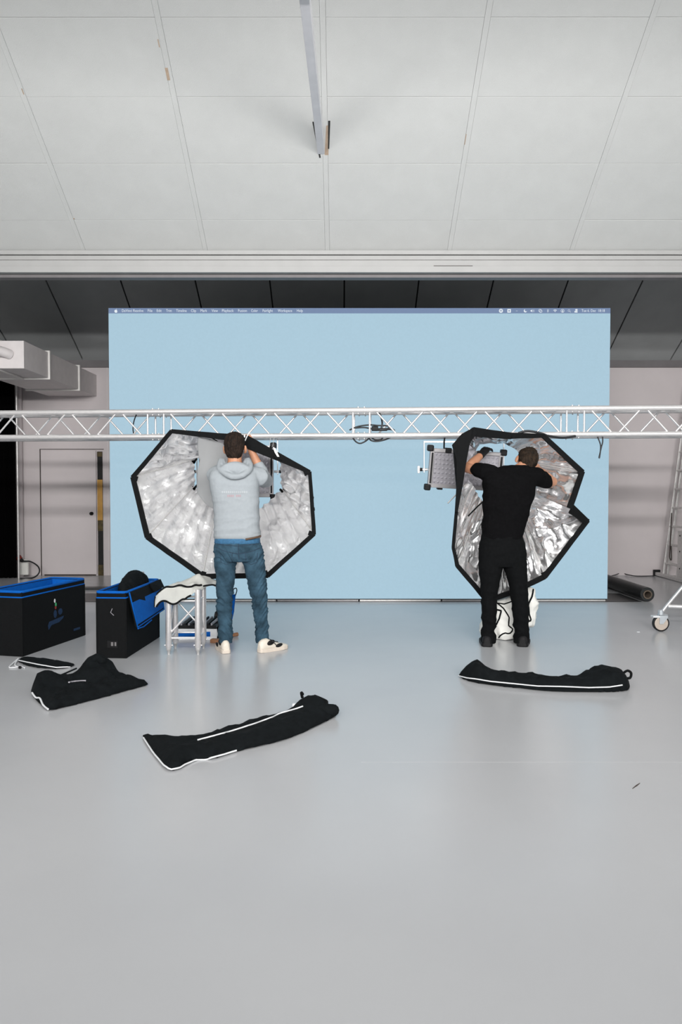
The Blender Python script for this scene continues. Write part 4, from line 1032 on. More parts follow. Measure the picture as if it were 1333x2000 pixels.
tube_obj('cord', spline([fl(960, 1337) + Vector((0, 0, .03)), fl(1060, 1350) + Vector((0, 0, .012)), fl(1180, 1353) + Vector((0, 0, .014))], 6), 0.008, 'bag', b4, n=6)

b1, o1, v1_ = floor_bag('small_bag', [(35, 1292), (48, 1289), (70, 1288), (100, 1293), (134, 1299), (146, 1301), (122, 1307), (90, 1307), (60, 1303), (44, 1298)], 0.03,
    'small pointed black pouch with white drawstring before the cut-off case', [[(37, 1290), (55, 1294), (80, 1299), (110, 1304), (130, 1303), (145, 1301)]], seed=3, edge=0.06)
tube_obj('drawstring', spline([fl(36, 1291) + Vector((0, 0, .02)), fl(18, 1304) + Vector((0, 0, .006)), fl(30, 1305) + Vector((0, 0, .006)), fl(40, 1303) + Vector((0, 0, .006)), fl(48, 1306) + Vector((0, 0, .006))], 5), 0.005, 'white_pipe', b1, n=6)
tube_obj('drawstring', spline([fl(36, 1291) + Vector((0, 0, .02)), fl(29, 1300) + Vector((0, 0, .006)), fl(38, 1305) + Vector((0, 0, .006))], 5), 0.005, 'white_pipe', b1, n=6)
tube_obj('cord_lock', [fl(37, 1306) + Vector((0, 0, .01)), fl(41, 1306) + Vector((0, 0, .01))], 0.011, 'plastic', b1, n=8)

hx, hy = fl(188, 1334).x, fl(188, 1334).y
b2, o2, v2_ = floor_bag('crumpled_bag', [(61, 1350), (66, 1364), (80, 1379), (96, 1389), (130, 1382), (200, 1364), (250, 1350), (289, 1339), (276, 1335), (250, 1329), (225, 1323), (205, 1319), (170, 1321), (148, 1328), (122, 1332), (98, 1337), (76, 1343)], 0.045,
    'crumpled black cloth bag with a standing hump between the two cases', [], seed=4, wr=0.034, edge=0.07,
    bumps=lambda x, y: 0.125*math.exp(-(((x - hx)/0.115)**4) - ((y - hy - 0.04)/0.13)**2) + 0.05*math.exp(-((x - fl(108, 1345).x)/0.12)**2 - ((y - fl(105, 1348).y)/0.09)**2) + 0.04*math.exp(-((x - fl(68, 1355).x)/0.06)**2))
tube_obj('piping', spline([fl(63, 1362) + Vector((0, 0, .03)), fl(70, 1369) + Vector((0, 0, .022)), fl(78, 1373) + Vector((0, 0, .03)), fl(84, 1382) + Vector((0, 0, .018)), fl(94, 1389) + Vector((0, 0, .012))], 5), 0.006, 'white_pipe', b2, n=6)
b = bmesh.new(); p = fl(190, 1334); limb(b, [p + Vector((-0.03, 0.02, 0.15)), p + Vector((0.0, 0.02, 0.175)), p + Vector((0.03, 0.02, 0.15))], [0.03, 0.03, 0.035]); obj('bag_knot', b, 'bag', b2, smooth=True)
tube_obj('cord', spline([fl(113, 1338) + Vector((0, 0, .06)), fl(132, 1334) + Vector((0, 0, .075)), fl(150, 1330) + Vector((0, 0, .09))], 5), 0.006, 'bag', b2, n=6)
hem(b2, v2_, [(135, 1333), (148, 1331), (160, 1330), (168, 1330)], 0.006, 'led_base', 'zip', 0.002, 12)

# ================================================================== white cloth behind the man in black
wp = thing('white_cloth', fl(985, 1250), 'bundle of white diffusion cloth with black hems on the floor behind the man in black', 'cloth')
b = bmesh.new(); YW = 6.66
def lobe(x, y, rx_, rz_, dy=0.0, ry=0.11):
    c = at(x, y, YW + dy); k = 1440.0/(YW + dy); ellipsoid(b, c, (rx_/k, 0, 0), (0, ry, 0), (0, 0, rz_/k), 18, 12)
lobe(984, 1212, 30, 42); lobe(1002, 1196, 28, 34, 0.03); lobe(990, 1235, 22, 18, -0.03); lobe(958, 1230, 22, 24, 0.02); lobe(1034, 1185, 17, 42, 0.06); lobe(1022, 1205, 22, 24, 0.04); lobe(975, 1182, 24, 18, 0.04)
me = remesh(b, 0.014, 3)
for v in me.vertices: v.co.z = max(v.co.z, 0.004)
displace(me, lambda p: 0.022*(ridge(p, 6) - 0.5) + 0.010*(ridge(p, 15) - 0.5))
for v in me.vertices: v.co.z = max(v.co.z, 0.004)
wb = obj_from_mesh('cloth_bundle', me, 'white_cloth', wp); bvw = bvh_of(wb)
hem(wp, bvw, [(972, 1178), (984, 1188), (995, 1205), (994, 1222), (1003, 1230), (996, 1238), (986, 1236), (978, 1241), (970, 1254)], 0.007)
hem(wp, bvw, [(968, 1190), (980, 1193), (976, 1208), (970, 1220)], 0.008)
hem(wp, bvw, [(1043, 1148), (1040, 1165), (1033, 1180), (1034, 1200), (1038, 1212), (1030, 1214)], 0.008)
hem(wp, bvw, [(972, 1178), (985, 1180), (1000, 1175)], 0.006)

# ================================================================== right side: vinyl roll, ladder, cables
rl = thing('vinyl_roll', (3.70, 8.86, 0), 'roll of black vinyl with cardboard core lying beside the video wall', 'roll')
b = bmesh.new(); Rr = 0.086; Ax = Vector((1, 0, 0)); Az = Vector((0, 0, 1)); n = 32
prof = [(8.86, 0.054), (8.86, Rr - 0.006), (8.866, Rr), (11.3, Rr), (11.3, 0.054)]
rings = [[b.verts.new(Vector((3.70, y, Rr)) + (Ax*math.cos(2*math.pi*j/n) + Az*math.sin(2*math.pi*j/n))*rr) for j in range(n)] for y, rr in prof]
for i in range(len(rings)):
    A_, B_ = rings[i], rings[(i+1) % len(rings)]
    for j in range(n): b.faces.new((A_[j], A_[(j+1) % n], B_[(j+1) % n], B_[j]))
obj('vinyl', b, 'vinyl', rl, smooth=False)
b = bmesh.new(); prof = [(8.850, 0.040), (8.850, 0.053), (11.3, 0.053), (11.3, 0.040)]
rings = [[b.verts.new(Vector((3.70, y, Rr)) + (Ax*math.cos(2*math.pi*j/n) + Az*math.sin(2*math.pi*j/n))*rr) for j in range(n)] for y, rr in prof]
for i in range(len(rings)):
    A_, B_ = rings[i], rings[(i+1) % len(rings)]
    for j in range(n): b.faces.new((A_[j], A_[(j+1) % n], B_[(j+1) % n], B_[j]))
obj('cardboard_core', b, 'cardboard', rl)

la = thing('extension_ladder', (4.95, 11.0, 0), 'tall aluminium extension ladder leaning against the right wall', 'ladder')
tl = 0.118; yF, yN = 11.36, 10.90
def lad(z, dx=0.0): return 4.965 + tl*z + dx
for dx, z1 in ((0.0, 2.9), (0.05, 3.05)):
    for y in (yF + (0.0 if dx == 0 else -0.03), yN + (0.0 if dx == 0 else 0.03)):
        b = bmesh.new(); obox(b, (lad(0.05, dx), y - 0.012, 0.05), (0.03, 0, 0), (0, 0.024, 0), (tl*z1, 0, z1)); obj('stile', b, 'alu_dull', la, bevel=0.003)
    for i in range(10):
        z = 0.22 + 0.285*i
        tube_obj('rung', [(lad(z, dx + 0.015), yF, z), (lad(z, dx + 0.015), yN, z)], 0.014, 'alu_dull', la, n=8)
b = bmesh.new(); bx(b, (4.93, 10.55, 0.01), (5.0, 11.56, 0.06)); obj('base_bar', b, 'alu_dull', la, bevel=0.004)
for y in (10.52, 11.54):
    b = bmesh.new(); bx(b, (4.915, y - 0.01, 0.0), (5.015, y + 0.035, 0.095)); obj('rubber_foot', b, 'rubber', la, bevel=0.006)
b = bmesh.new(); bx(b, (4.94, 10.5, 0.05), (4.955, 10.80, 0.75))
obj('stabiliser_plate', b, 'alu_dull', la, bevel=0.003)
for z in (0.2, 0.45, 0.68):
    b = bmesh.new(); tube(b, [(4.936, 10.72, z), (4.941, 10.72, z)], 0.012, 10); obj('bolt_hole', b, 'plastic', la)
tube_obj('pull_rope', spline([(5.02, 11.18, 1.0), (5.0, 11.17, 0.5), (4.99, 11.16, 0.33), (4.99, 11.10, 0.30), (5.0, 11.14, 0.5)], 5), 0.008, 'leaf', la, n=6)
cable('wall_cable', [(3.9, 11.1, 0.01), fl(1200, 1126) + Vector((0, 0, 0.02)), fl(1214, 1123) + Vector((0, 0, 0.03)), fl(1228, 1125) + Vector((0, 0, 0.02)), fl(1245, 1126.5) + Vector((0, 0, 0.01)), fl(1279, 1126) + Vector((0, 0, 0.01))], 0.007, 'thin black cable along the foot of the back wall by the ladder')
# left: power plug and cable by the curtain
pg = thing('power_plug', at(38, 1092, 11.3), 'red and black power plug with a looping cable beside the black curtain', 'plug')
tube_obj('plug_body', [at(35, 1088, 11.3), at(40, 1093, 11.3)], [0.05, 0.04], 'red', pg, n=12)
tube_obj('plug_grip', [at(40, 1093, 11.3), at(45, 1096, 11.3)], [0.035, 0.02], 'rubber', pg, n=12)
tube_obj('plug_cable', spline([at(45, 1096, 11.3), at(60, 1097, 11.25), at(74, 1106, 11.2), at(77, 1117, 11.15), at(68, 1127, 11.15), at(52, 1130, 11.2), fl(40, 1131.5) + Vector((0, 0, .01))], 6), 0.011, 'cable', pg, n=8)
b = bmesh.new(); p = at(41, 1100, 11.44); bx(b, (p.x - 0.02, 11.38, 0.03), (p.x + 0.13, 11.44, 0.27)); obj('socket_box', b, 'white_cloth', pg, bevel=0.01)
# tiny litter on the floor
b = bmesh.new(); p = fl(1236, 1541); q_ = fl(1251, 1530); d = q_ - p; pe = Vector((-d.y, d.x, 0)).normalized()*0.006
prism(b, [p, p.lerp(q_, 0.6) + pe*0.5, q_, p.lerp(q_, 0.6) - pe*0.4], (0, 0, 0.003)); tag(obj('dry_sliver', b, 'leaf'), 'tiny dark sliver lying alone on the floor at the right', 'litter')
b = bmesh.new(); p = fl(1245, 1235); obox(b, p, (0.028, 0, 0), (0.004, 0.02, 0), (0, 0, 0.004)); tag(obj('paper_scrap', b, 'white_pipe', bevel=0.001), 'tiny white paper scrap on the floor near the caster', 'litter')
# lamp rows behind the photographer
for (x, y, z, ln, lab) in ((0.3, -1.5, 3.68, 7.0, 'long pendant strip lamp hung across the hall above the photographer'), (0.3, -4.2, 3.09, 8.0, 'long pendant strip lamp hung lower at the back of the hall')):
    r = thing('strip_lamp', (x, y, z), lab, 'lamp', 'strip lamps')
    b = bmesh.new(); bx(b, (x - ln/2, y - 0.12, z - 0.12), (x + ln/2, y - 0.03, z + 0.12)); obj('lamp_housing', b, 'lamp_tube', r, bevel=0.01)
    for s in (-1, 1): tube_obj('suspension_wire', [(x + s*ln*0.4, y - 0.07, z + 0.11), (x + s*ln*0.4, y - 0.07, 7.14)], 0.004, 'alu_dull', r, n=6)

# ================================================================== people
def secs_px(rows, ax=Vector((1, 0, 0)), ay=Vector((0, 1, 0))):
    out = []
    for x, y, hw, hd, Y in rows:
        c = at(x, y, Y); out.append((c, ax*(hw*Y/1440.0), ay*hd))
    return out
def closed_loft(b, secs, n=24, power=2.3):
    c0, a0, b0 = secs[0]; c1, a1, b1 = secs[-1]
    loft(b, secs, n, power)
def head(b, c, f, u, r):
    ellipsoid(b, c + u*0.018, r*0.077, f*0.097, u*0.104)
    ellipsoid(b, c - u*0.052 + f*0.030, r*0.058, f*0.066, u*0.072)
    ellipsoid(b, c - u*0.105 + f*0.072, r*0.022, f*0.018, u*0.016, 10, 6)          # chin
    limb(b, [c + f*0.093 + u*0.008, c + f*0.112 - u*0.034], [0.008, 0.013], 8)     # nose
    limb(b, [c + f*0.086 - r*0.04 + u*0.022, c + f*0.094 + u*0.024, c + f*0.086 + r*0.04 + u*0.022], [0.009, 0.010, 0.009], 8)   # brow
    for s in (-1, 1):
        ellipsoid(b, c + r*s*0.090 - u*0.020 - f*0.010, r*0.012 - f*0.010, f*0.019 + r*s*0.004, u*0.033 - f*0.006, 10, 8)
        ellipsoid(b, c + r*s*0.080 - u*0.048 - f*0.0, r*0.009, f*0.010, u*0.010, 8, 6)
def face_bits(root, c, f, u, r):
    for s in (-1, 1):
        b = bmesh.new(); ellipsoid(b, c + f*0.088 + r*s*0.031 + u*0.002, r*0.013, f*0.010, u*0.009, 10, 8); obj('eye', b, 'eye', root, smooth=True)
    b = bmesh.new(); limb(b, [c + f*0.088 - r*0.024 - u*0.066, c + f*0.100 - u*0.064, c + f*0.088 + r*0.024 - u*0.066], [0.004, 0.008, 0.004], 8); obj('mouth', b, 'lip', root, smooth=True)
def hair_mesh(c, f, u, r, seed, amp=0.006, long=1.0):
    S = [(-0.098, -0.058, 0.038, 0.026), (-0.075, -0.054, 0.058, 0.042), (-0.035, -0.048, 0.0755, 0.054), (0.005, -0.030, 0.0815, 0.075), (0.045, -0.006, 0.083, 0.100), (0.085, 0.0, 0.074, 0.093), (0.113, -0.003, 0.050, 0.066), (0.128, -0.006, 0.014, 0.018)]
    b = bmesh.new(); loft(b, [(c + u*(z*1.0) + f*y, r*a*long*1.04, f*d*long) for z, y, a, d in S], 26)
    me = remesh(b, 0.006, 3)
    q = Vector((seed*3.0, seed*1.7, 0))
    displace(me, lambda p: amp*(noise.noise((p + q)*38) + 0.7*noise.noise((p + q)*85)) + 0.4*amp*noise.noise((p + q)*170))
    return me
def hand(b, wrist, d, pn, side, curl=0.45, sc=1.0, spread=0.10):
    """d: wrist to knuckles, pn: the way the palm faces, side: +1/-1 which side the thumb is on."""
    d = d.normalized(); pn = (pn - d*pn.dot(d)).normalized(); lat = d.cross(pn).normalized()*side
    W = 0.040*sc; Lp_ = 0.095*sc
    loft(b, [(wrist - d*0.02*sc, lat*0.028*sc, pn*0.021*sc), (wrist + d*0.02*sc, lat*0.034*sc, pn*0.019*sc), (wrist + d*0.06*sc, lat*0.041*sc, pn*0.016*sc), (wrist + d*Lp_, lat*0.041*sc, pn*0.0125*sc)], 16, 2.6)
    for i, (ofs, ln) in enumerate(((0.031, 0.072), (0.0105, 0.082), (-0.0105, 0.076), (-0.031, 0.060))):
        p = wrist + d*(Lp_ - 0.010*sc) + lat*ofs*sc; dd = (d + lat*ofs*spread*12).normalized(); pts = [p]
        th = curl*(0.75 + 0.12*i)
        for k, fr in enumerate((0.45, 0.32, 0.23)):
            ca = th*(0.6 + k*0.8); v = dd*math.cos(ca) + pn*math.sin(ca); p = p + v*ln*fr*sc*1.15; pts.append(p)
        limb(b, pts, [0.0095*sc, 0.009*sc, 0.0082*sc, 0.007*sc], 10)
    p = wrist + d*0.025*sc + lat*0.028*sc; td = (d*0.62 + lat*0.68 + pn*0.35).normalized(); p2 = p + td*0.045*sc; td2 = (d*0.85 + lat*0.30 + pn*0.5).normalized(); p3 = p2 + td2*0.032*sc; p4 = p3 + (td2 + pn*0.4).normalized()*0.026*sc
    limb(b, [p, p2, p3, p4], [0.014*sc, 0.0115*sc, 0.0105*sc, 0.008*sc], 10)
def shoe(root, heel, dirv, ln, up_m, sole_m, lace_m, wd=1.0, hi=1.0, flashes=True):
    d = Vector((dirv[0], dirv[1], 0)).normalized(); l = Vector((-d.y, d.x, 0)); Z = Vector((0, 0, 1)); heel = Vector((heel.x, heel.y, 0))
    S = [(0.0, 0.020, 0.070), (0.03, 0.031, 0.092), (0.12, 0.036, 0.108), (0.26, 0.037, 0.112), (0.38, 0.038, 0.094), (0.55, 0.043, 0.072), (0.75, 0.046, 0.056), (0.9, 0.038, 0.046), (0.98, 0.022, 0.038), (1.0, 0.010, 0.030)]
    b = bmesh.new(); rings = []
    for t, hw, h in S:
        c = heel + d*(t*ln); hw *= wd; h *= hi; ring = []
        for j in range(14):
            a = math.pi*j/13; x = math.cos(a); z = math.sin(a)
            ring.append(b.verts.new(c + l*hw*math.copysign(abs(x)**0.75, x) + Z*(0.022 + (h - 0.022)*abs(z)**0.8)))
        rings.append(ring)
    for A_, B_ in zip(rings, rings[1:]):
        for j in range(13): b.faces.new((A_[j], A_[j+1], B_[j+1], B_[j]))
        b.faces.new((A_[0], B_[0], B_[13], A_[13]))
    b.faces.new(rings[0]); b.faces.new(list(reversed(rings[-1])))
    sh = obj('shoe', b, up_m, root, smooth=True)
    b = bmesh.new(); prof = [(-0.012, 0.012), (0.0, 0.028), (0.05, 0.037), (0.2, 0.041), (0.4, 0.042), (0.6, 0.048), (0.78, 0.050), (0.92, 0.041), (0.99, 0.024), (1.015, 0.008)]
    pts = [heel + d*(t*ln) + l*hw*wd for t, hw in prof] + [heel + d*(t*ln) - l*hw*wd for t, hw in reversed(prof)]
    prism(b, [p + Z*0.001 for p in pts], Z*0.030); obj('sole', b, sole_m, sh, bevel=0.004)
    for t in (0.40, 0.48, 0.56, 0.64):
        h = np.interp(t, [s_[0] for s_ in S], [s_[2] for s_ in S])*hi
        tube_obj('lace', spline([heel + d*(t*ln) + l*0.026 + Z*(h - 0.012), heel + d*((t + 0.01)*ln) + Z*(h + 0.004), heel + d*(t*ln) - l*0.026 + Z*(h - 0.012)], 4), 0.004, lace_m, sh, n=6)
    tube_obj('lace', spline([heel + d*(0.42*ln) + Z*(0.09*hi), heel + d*(0.36*ln) - l*0.035 + Z*(0.098*hi), heel + d*(0.43*ln) - l*0.055 + Z*(0.07*hi), heel + d*(0.50*ln) - l*0.05 + Z*0.05], 4), 0.0035, lace_m, sh, n=6)
    if flashes:
        for s in (-1, 1):
            for t, z, a_, c_ in ((0.34, 0.078, 0.032, 0.018), (0.62, 0.046, 0.030, 0.013)):
                hw = np.interp(t, [q_[0] for q_ in S], [q_[1] for q_ in S])*wd
                b = bmesh.new(); c = heel + d*(t*ln) + l*s*(hw*0.95) + Z*z; ellipsoid(b, c, d*a_*1.15, l*0.011, Z*c_*1.25 + d*0.01, 12, 8); obj('black_panel', b, 'rubber', sh, smooth=True)
    return sh

# ------------------------------------------------------------------ man in the grey hoodie
pL = thing('person', fl(472, 1275), 'person in pale grey hoodie and blue jeans reaching up into the left softbox', 'person')
f = Vector((0.03, 0.985, 0.10)).normalized(); r_ = Vector((1, 0, 0.03)); r_ = (r_ - f*r_.dot(f)).normalized(); u = r_.cross(f).normalized()
hc = at(459, 873, 6.13)
sh_r, el_r, wr_r = at(497, 926, 6.12), at(519, 938, 6.37), at(492, 882, 6.345)
sh_l, el_l, wr_l = at(423, 926, 6.12), at(428, 921, 6.42), at(444, 884, 6.60)
legL = [(443, 1085, 24, .10, 6.10), (440, 1105, 21, .09, 6.09), (441, 1135, 18, .08, 6.085), (440, 1160, 16.5, .072, 6.085), (438, 1185, 16, .069, 6.10), (440, 1215, 13.5, .056, 6.11), (441, 1238, 13.5, .056, 6.11), (441, 1255, 13.6, .058, 6.11)]
legR = [(491, 1085, 25, .10, 6.11), (497, 1105, 21.5, .09, 6.11), (502, 1135, 19, .08, 6.12), (506, 1160, 16.5, .072, 6.13), (508, 1185, 15.6, .069, 6.15), (511, 1215, 13.2, .056, 6.17), (513, 1238, 13.5, .056, 6.18), (513.5, 1255, 13.6, .058, 6.18)]
b = bmesh.new(); head(b, hc, f, u, r_)
limb(b, [hc - u*0.05 - f*0.03, at(459, 902, 6.11), at(458, 925, 6.10)], [0.056, 0.060, 0.075])
loft(b, secs_px([(457, 915, 30, .07, 6.10), (457, 928, 44, .09, 6.10), (459, 960, 42, .10, 6.10), (462, 1010, 38, .095, 6.10), (465, 1065, 40, .10, 6.10), (467, 1090, 40, .10, 6.10)]), 20)
limb(b, [sh_r, el_r, el_r.lerp(wr_r, 0.35), wr_r], [0.050, 0.043, 0.042, 0.031]); limb(b, [sh_l, el_l, wr_l], [0.050, 0.042, 0.031])
hand(b, wr_r, Vector((-0.22, 0.10, 1)), Vector((-0.6, 0.8, 0)), -1, 0.55); hand(b, wr_l, Vector((0.1, 0.55, 0.8)), Vector((0.3, 0.6, -0.6)), 1, 0.4)
for lg in (legL, legR):
    limb(b, [at(x, y, Y) for x, y, hw, hd, Y in lg] + [at(lg[-1][0], 1262, lg[-1][4])], [hw*Y/1440*0.72 for x, y, hw, hd, Y in lg] + [0.028])
body = obj_from_mesh('body', remesh(b, 0.005, 2), 'skin', pL); face_bits(pL, hc, f, u, r_)
obj_from_mesh('hair', hair_mesh(hc, f, u, r_, 1, 0.0035), 'hair_brown', pL)
b = bmesh.new()
loft(b, secs_px([(464, 1053, 43.5, .112, 6.10), (464, 1046, 45, .118, 6.10), (464, 1036, 45, .120, 6.10), (463, 1015, 44.5, .120, 6.10), (461.5, 985, 45, .122, 6.10), (459, 955, 47.5, .127, 6.10), (457, 935, 49, .122, 6.10), (457, 922, 46, .108, 6.11), (458, 913, 33, .085, 6.11), (459, 906, 22, .070, 6.11)]), 28, 2.4)
cuff = el_r.lerp(wr_r, 0.50)
limb(b, [at(486, 928, 6.11), at(507, 931, 6.14), el_r, el_r.lerp(wr_r, 0.25), cuff], [0.078, 0.078, 0.068, 0.060, 0.050], 18)
limb(b, [at(430, 928, 6.11), at(420, 928, 6.15), el_l, el_l.lerp(wr_l, 0.8)], [0.078, 0.072, 0.058, 0.045], 18)
# hood lying on the back
ellipsoid(b, at(459, 916, 6.03), Vector((0.125, 0, 0)), Vector((0, 0.055, 0)), Vector((0, 0.0, 0.060)), 24, 12)
limb(b, spline([at(433, 900, 6.16), at(429, 913, 6.06), at(441, 926, 5.98), at(459, 931, 5.955), at(478, 926, 5.98), at(489, 913, 6.06), at(485, 900, 6.16)], 4), [0.026]*25, 12)
limb(b, spline([at(437, 899, 6.14), at(441, 907, 6.05), at(459, 911.5, 6.01), at(476, 907, 6.05), at(481, 899, 6.14)], 4), [0.016]*17, 10)
me = remesh(b, 0.007, 3)
zh = at(459, 935, 6.0).z
def hood_w(p):
    zrel = p.z
    low = math.exp(-((p.z - 1.02)/0.10)**2)
    dgl = ridge(Vector((p.x*2.5 + p.z*1.6, p.y*2.5, p.z*7)), 1.3) - 0.5
    return 0.009*dgl*(0.45 + 0.9*low) + 0.004*(ridge(Vector((p.x*5 - p.z*2, p.y*5, p.z*12)), 1.4) - 0.5)
displace(me, hood_w)
hood = obj_from_mesh('hoodie', me, 'hoodie', pL); hb_ = bvh_of(hood)
b = bmesh.new(); rr = 0.0
loft(b, secs_px([(464, 1051.5, 43, .113, 6.10), (464, 1050, 46, .121, 6.10), (464, 1043, 46.2, .122, 6.10), (464, 1041, 45, .119, 6.10)]), 32, 2.4); obj('hem_band', b, 'hoodie', hood, smooth=True)
# chest-high print on the back: rows of small unreadable letter blocks
def print_row(x0, x1, y, hgt, n_, m, nm):
    rnd = random.Random(n_); x = x0; st_ = (x1 - x0)/n_
    bb_ = bmesh.new()
    for i in range(n_):
        if rnd.random() < 0.12 and 1 < i < n_ - 2: continue
        a, c = x0 + st_*i + st_*0.14, x0 + st_*(i + 1) - st_*0.14
        P = on_surface(hb_, [(a, y - hgt/2), (c, y - hgt/2), (c, y + hgt/2), (a, y + hgt/2)], 0.0022)
        if len(P) == 4: bb_.faces.new([bb_.verts.new(p) for p in P])
    return obj(nm, bb_, m, hood)
print_row(433, 484, 961, 4.2, 13, 'print_white', 'printed_lettering'); print_row(444, 471, 968.5, 4.2, 8, 'print_red', 'printed_lettering')
# jeans
b = bmesh.new()
loft(b, secs_px([(464, 1057, 43, .115, 6.10), (464.5, 1063, 46.5, .122, 6.10), (466, 1075, 48.5, .128, 6.10), (467, 1087, 49.5, .126, 6.10), (467, 1095, 44, .112, 6.10)]), 28, 2.3)
for lg in (legL, legR): loft(b, secs_px(lg), 22)
me = remesh(b, 0.007, 3)
def jean_w(p):
    kn = math.exp(-((p.z - 0.47)/0.16)**2); ank = math.exp(-((p.z - 0.17)/0.07)**2); hip = math.exp(-((p.z - 0.80)/0.06)**2)
    k = ridge(Vector((p.x*3.5, p.y*3.5, p.z*17 + 2.2*math.sin(p.x*14))), 1.25) - 0.55
    k2 = ridge(Vector((p.x*6, p.y*6, p.z*34)), 1.2) - 0.5
    return k*(0.005 + 0.010*kn + 0.017*ank + 0.010*hip) + k2*(0.001 + 0.003*kn + 0.003*ank)
displace(me, jean_w)
jeans = obj_from_mesh('jeans', me, 'denim', pL); jb = bvh_of(jeans)
def seam(pts, m='denim_seam', rad=0.0028, par=None, bv=None, k=18):
    P = on_surface(bv or jb, resample(pts, k), 0.001)
    if len(P) > 3: tube_obj('seam', P, rad, m, par or jeans, n=6)
seam([(466, 1061), (466, 1078), (467, 1092)]); seam([(421, 1068), (440, 1077), (466, 1082), (492, 1077), (513, 1068)])
seam([(420, 1061), (440, 1065), (466, 1066.5), (492, 1064), (511, 1060)])
for x0 in (431, 480):
    seam([(x0, 1081), (x0 + 1, 1098), (x0 + 11, 1103), (x0 + 22, 1098), (x0 + 23, 1080)], rad=0.0022)
b = bmesh.new(); loft(b, secs_px([(464, 1061, 42.5, .114, 6.10), (464, 1060, 45, .1195, 6.10), (464, 1049, 44, .1165, 6.10), (464, 1048, 42, .112, 6.10)]), 32, 2.4); obj('waistband', b, 'under_blue', pL, smooth=True)
b = bmesh.new(); tube(b, [at(480, 1053.5, 5.975), at(494, 1051, 5.985), at(505, 1048.5, 6.02), at(509, 1047, 6.06)], 0.008, 8); obj('belt_end', b, 'brown', pL, smooth=True)
shoe(pL, fl(443, 1277), (-0.36, 0.93), 0.285, 'shoe_white', 'sole', 'cable')
shoe(pL, fl(506, 1275), (0.76, 0.65), 0.285, 'shoe_white', 'sole', 'cable')

# ------------------------------------------------------------------ man in black
pR = thing('person', fl(985, 1262), 'person in black T-shirt and black trousers bent into the right softbox', 'person')
u = Vector((0.36, 0.42, 0.80)).normalized(); r_ = Vector((0.90, 0.0, -0.42)); r_ = (r_ - u*r_.dot(u)).normalized(); f = u.cross(r_).normalized()
hc = at(1029, 901, 6.53)
sh_l, el_l, wr_l = at(949, 922, 6.40), at(913, 914, 6.58), at(941, 888, 6.76)
sh_r, el_r, wr_r = at(1048, 930, 6.40), at(1080, 941, 6.60), at(1052, 917, 6.74)
legL = [(961, 1088, 25, .115, 6.34), (959, 1110, 23.5, .105, 6.34), (957, 1140, 18.5, .09, 6.34), (956, 1165, 15.8, .078, 6.34), (955.5, 1200, 14.8, .072, 6.35), (955, 1232, 13.2, .062, 6.36), (954.5, 1255, 14.0, .066, 6.36)]
legR = [(1004, 1088, 25, .115, 6.34), (1007, 1110, 22.5, .105, 6.34), (1012, 1140, 18.5, .09, 6.34), (1015, 1165, 17, .078, 6.34), (1018, 1200, 16, .074, 6.35), (1018, 1232, 14.2, .064, 6.36), (1019.5, 1255, 14.6, .066, 6.36)]
b = bmesh.new(); head(b, hc, f, u, r_)
limb(b, [hc - u*0.05 - f*0.03, at(1016, 917, 6.45), at(1005, 930, 6.40)], [0.054, 0.058, 0.075])
loft(b, secs_px([(1000, 918, 28, .06, 6.40), (995, 932, 44, .09, 6.38), (994, 960, 43, .10, 6.36), (988, 1000, 38, .095, 6.35), (982, 1050, 36, .10, 6.34), (983, 1090, 38, .10, 6.34)]), 20)
limb(b, [sh_l, el_l, el_l.lerp(wr_l, 0.4), wr_l], [0.052, 0.045, 0.043, 0.030]); limb(b, [sh_r, el_r, el_r.lerp(wr_r, 0.4), wr_r], [0.052, 0.045, 0.042, 0.030])
hand(b, wr_r, Vector((-0.45, 0.45, 0.6)), Vector((-0.3, 0.8, -0.5)), -1, 0.5)
for lg in (legL, legR):
    limb(b, [at(x, y, Y) for x, y, hw, hd, Y in lg] + [at(lg[-1][0], 1256, lg[-1][4])], [hw*Y/1440*0.70 for x, y, hw, hd, Y in lg] + [0.028])
body = obj_from_mesh('body', remesh(b, 0.005, 2), 'skin', pR); face_bits(pR, hc, f, u, r_)
obj_from_mesh('hair', hair_mesh(hc, f, u, r_, 2, 0.008, 1.04), 'hair_dark', pR)
b = bmesh.new(); hand(b, wr_l, Vector((0.45, 0.5, 0.45)), Vector((0.2, 0.5, -0.8)), 1, 0.55, 1.10)
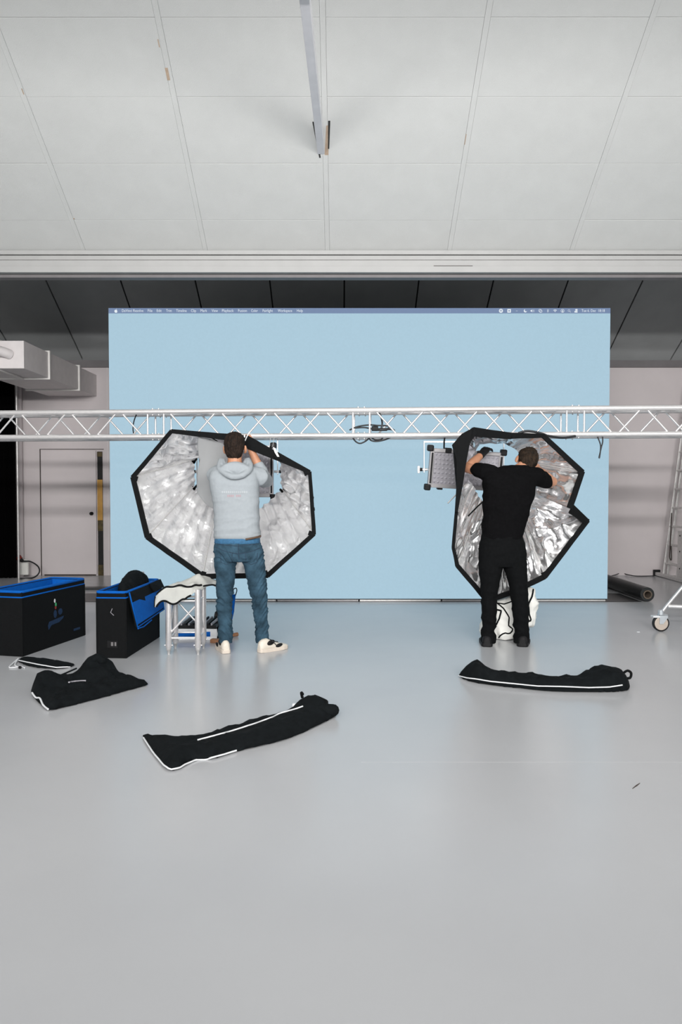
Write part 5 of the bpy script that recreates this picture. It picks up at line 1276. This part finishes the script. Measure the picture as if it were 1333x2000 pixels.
limb(b, [wr_l - (wr_l - el_l).normalized()*0.02, wr_l + Vector((0.01, 0.01, 0.01))], [0.036, 0.034])
gl = obj_from_mesh('work_glove', remesh(b, 0.004, 2), 'rubber', pR); gl['label'] = 'black work glove on the raised left hand'
b = bmesh.new()
loft(b, secs_px([(981, 1052, 40, .115, 6.34), (982, 1044, 41.5, .125, 6.34), (986, 1018, 43.5, .126, 6.345), (990, 990, 46, .130, 6.35), (995, 962, 50.5, .133, 6.365), (996, 942, 52.5, .130, 6.38), (995, 928, 51, .115, 6.39), (1000, 915, 36, .09, 6.41), (1010, 910, 22, .072, 6.43)]), 28, 2.4)
limb(b, [at(962, 925, 6.39), sh_l, at(934, 917, 6.48)], [0.078, 0.072, 0.066], 18); limb(b, [at(1032, 930, 6.39), sh_r, at(1066, 940, 6.51)], [0.080, 0.076, 0.068], 18)
me = remesh(b, 0.007, 3)
displace(me, lambda p: 0.012*(ridge(Vector((p.x*3 + p.z*2, p.y*3, p.z*5)), 1.3) - 0.5) + 0.005*(ridge(Vector((p.x*7, p.y*7, p.z*10)), 1.3) - 0.5))
obj_from_mesh('t_shirt', me, 'tee', pR)
b = bmesh.new()
loft(b, secs_px([(981, 1040, 39, .115, 6.34), (981, 1060, 44, .124, 6.34), (982, 1080, 46.5, .128, 6.34), (983, 1096, 46, .122, 6.34), (983, 1106, 40, .105, 6.34)]), 28, 2.3)
for lg in (legL, legR): loft(b, secs_px(lg), 22)
me = remesh(b, 0.007, 3)
displace(me, lambda p: (ridge(Vector((p.x*3.5, p.y*3.5, p.z*9)), 1.3) - 0.5)*(0.007 + 0.012*math.exp(-((p.z - 0.12)/0.08)**2)) + 0.003*(ridge(p*1.0, 18) - 0.5))
tro = obj_from_mesh('trousers', me, 'trouser', pR)
shoe(pR, fl(952, 1264), (0.15, 0.99), 0.29, 'rubber', 'rubber', 'cable', 1.22, 0.95, False)
shoe(pR, fl(1021, 1264), (0.27, 0.96), 0.29, 'rubber', 'rubber', 'cable', 1.22, 0.95, False)
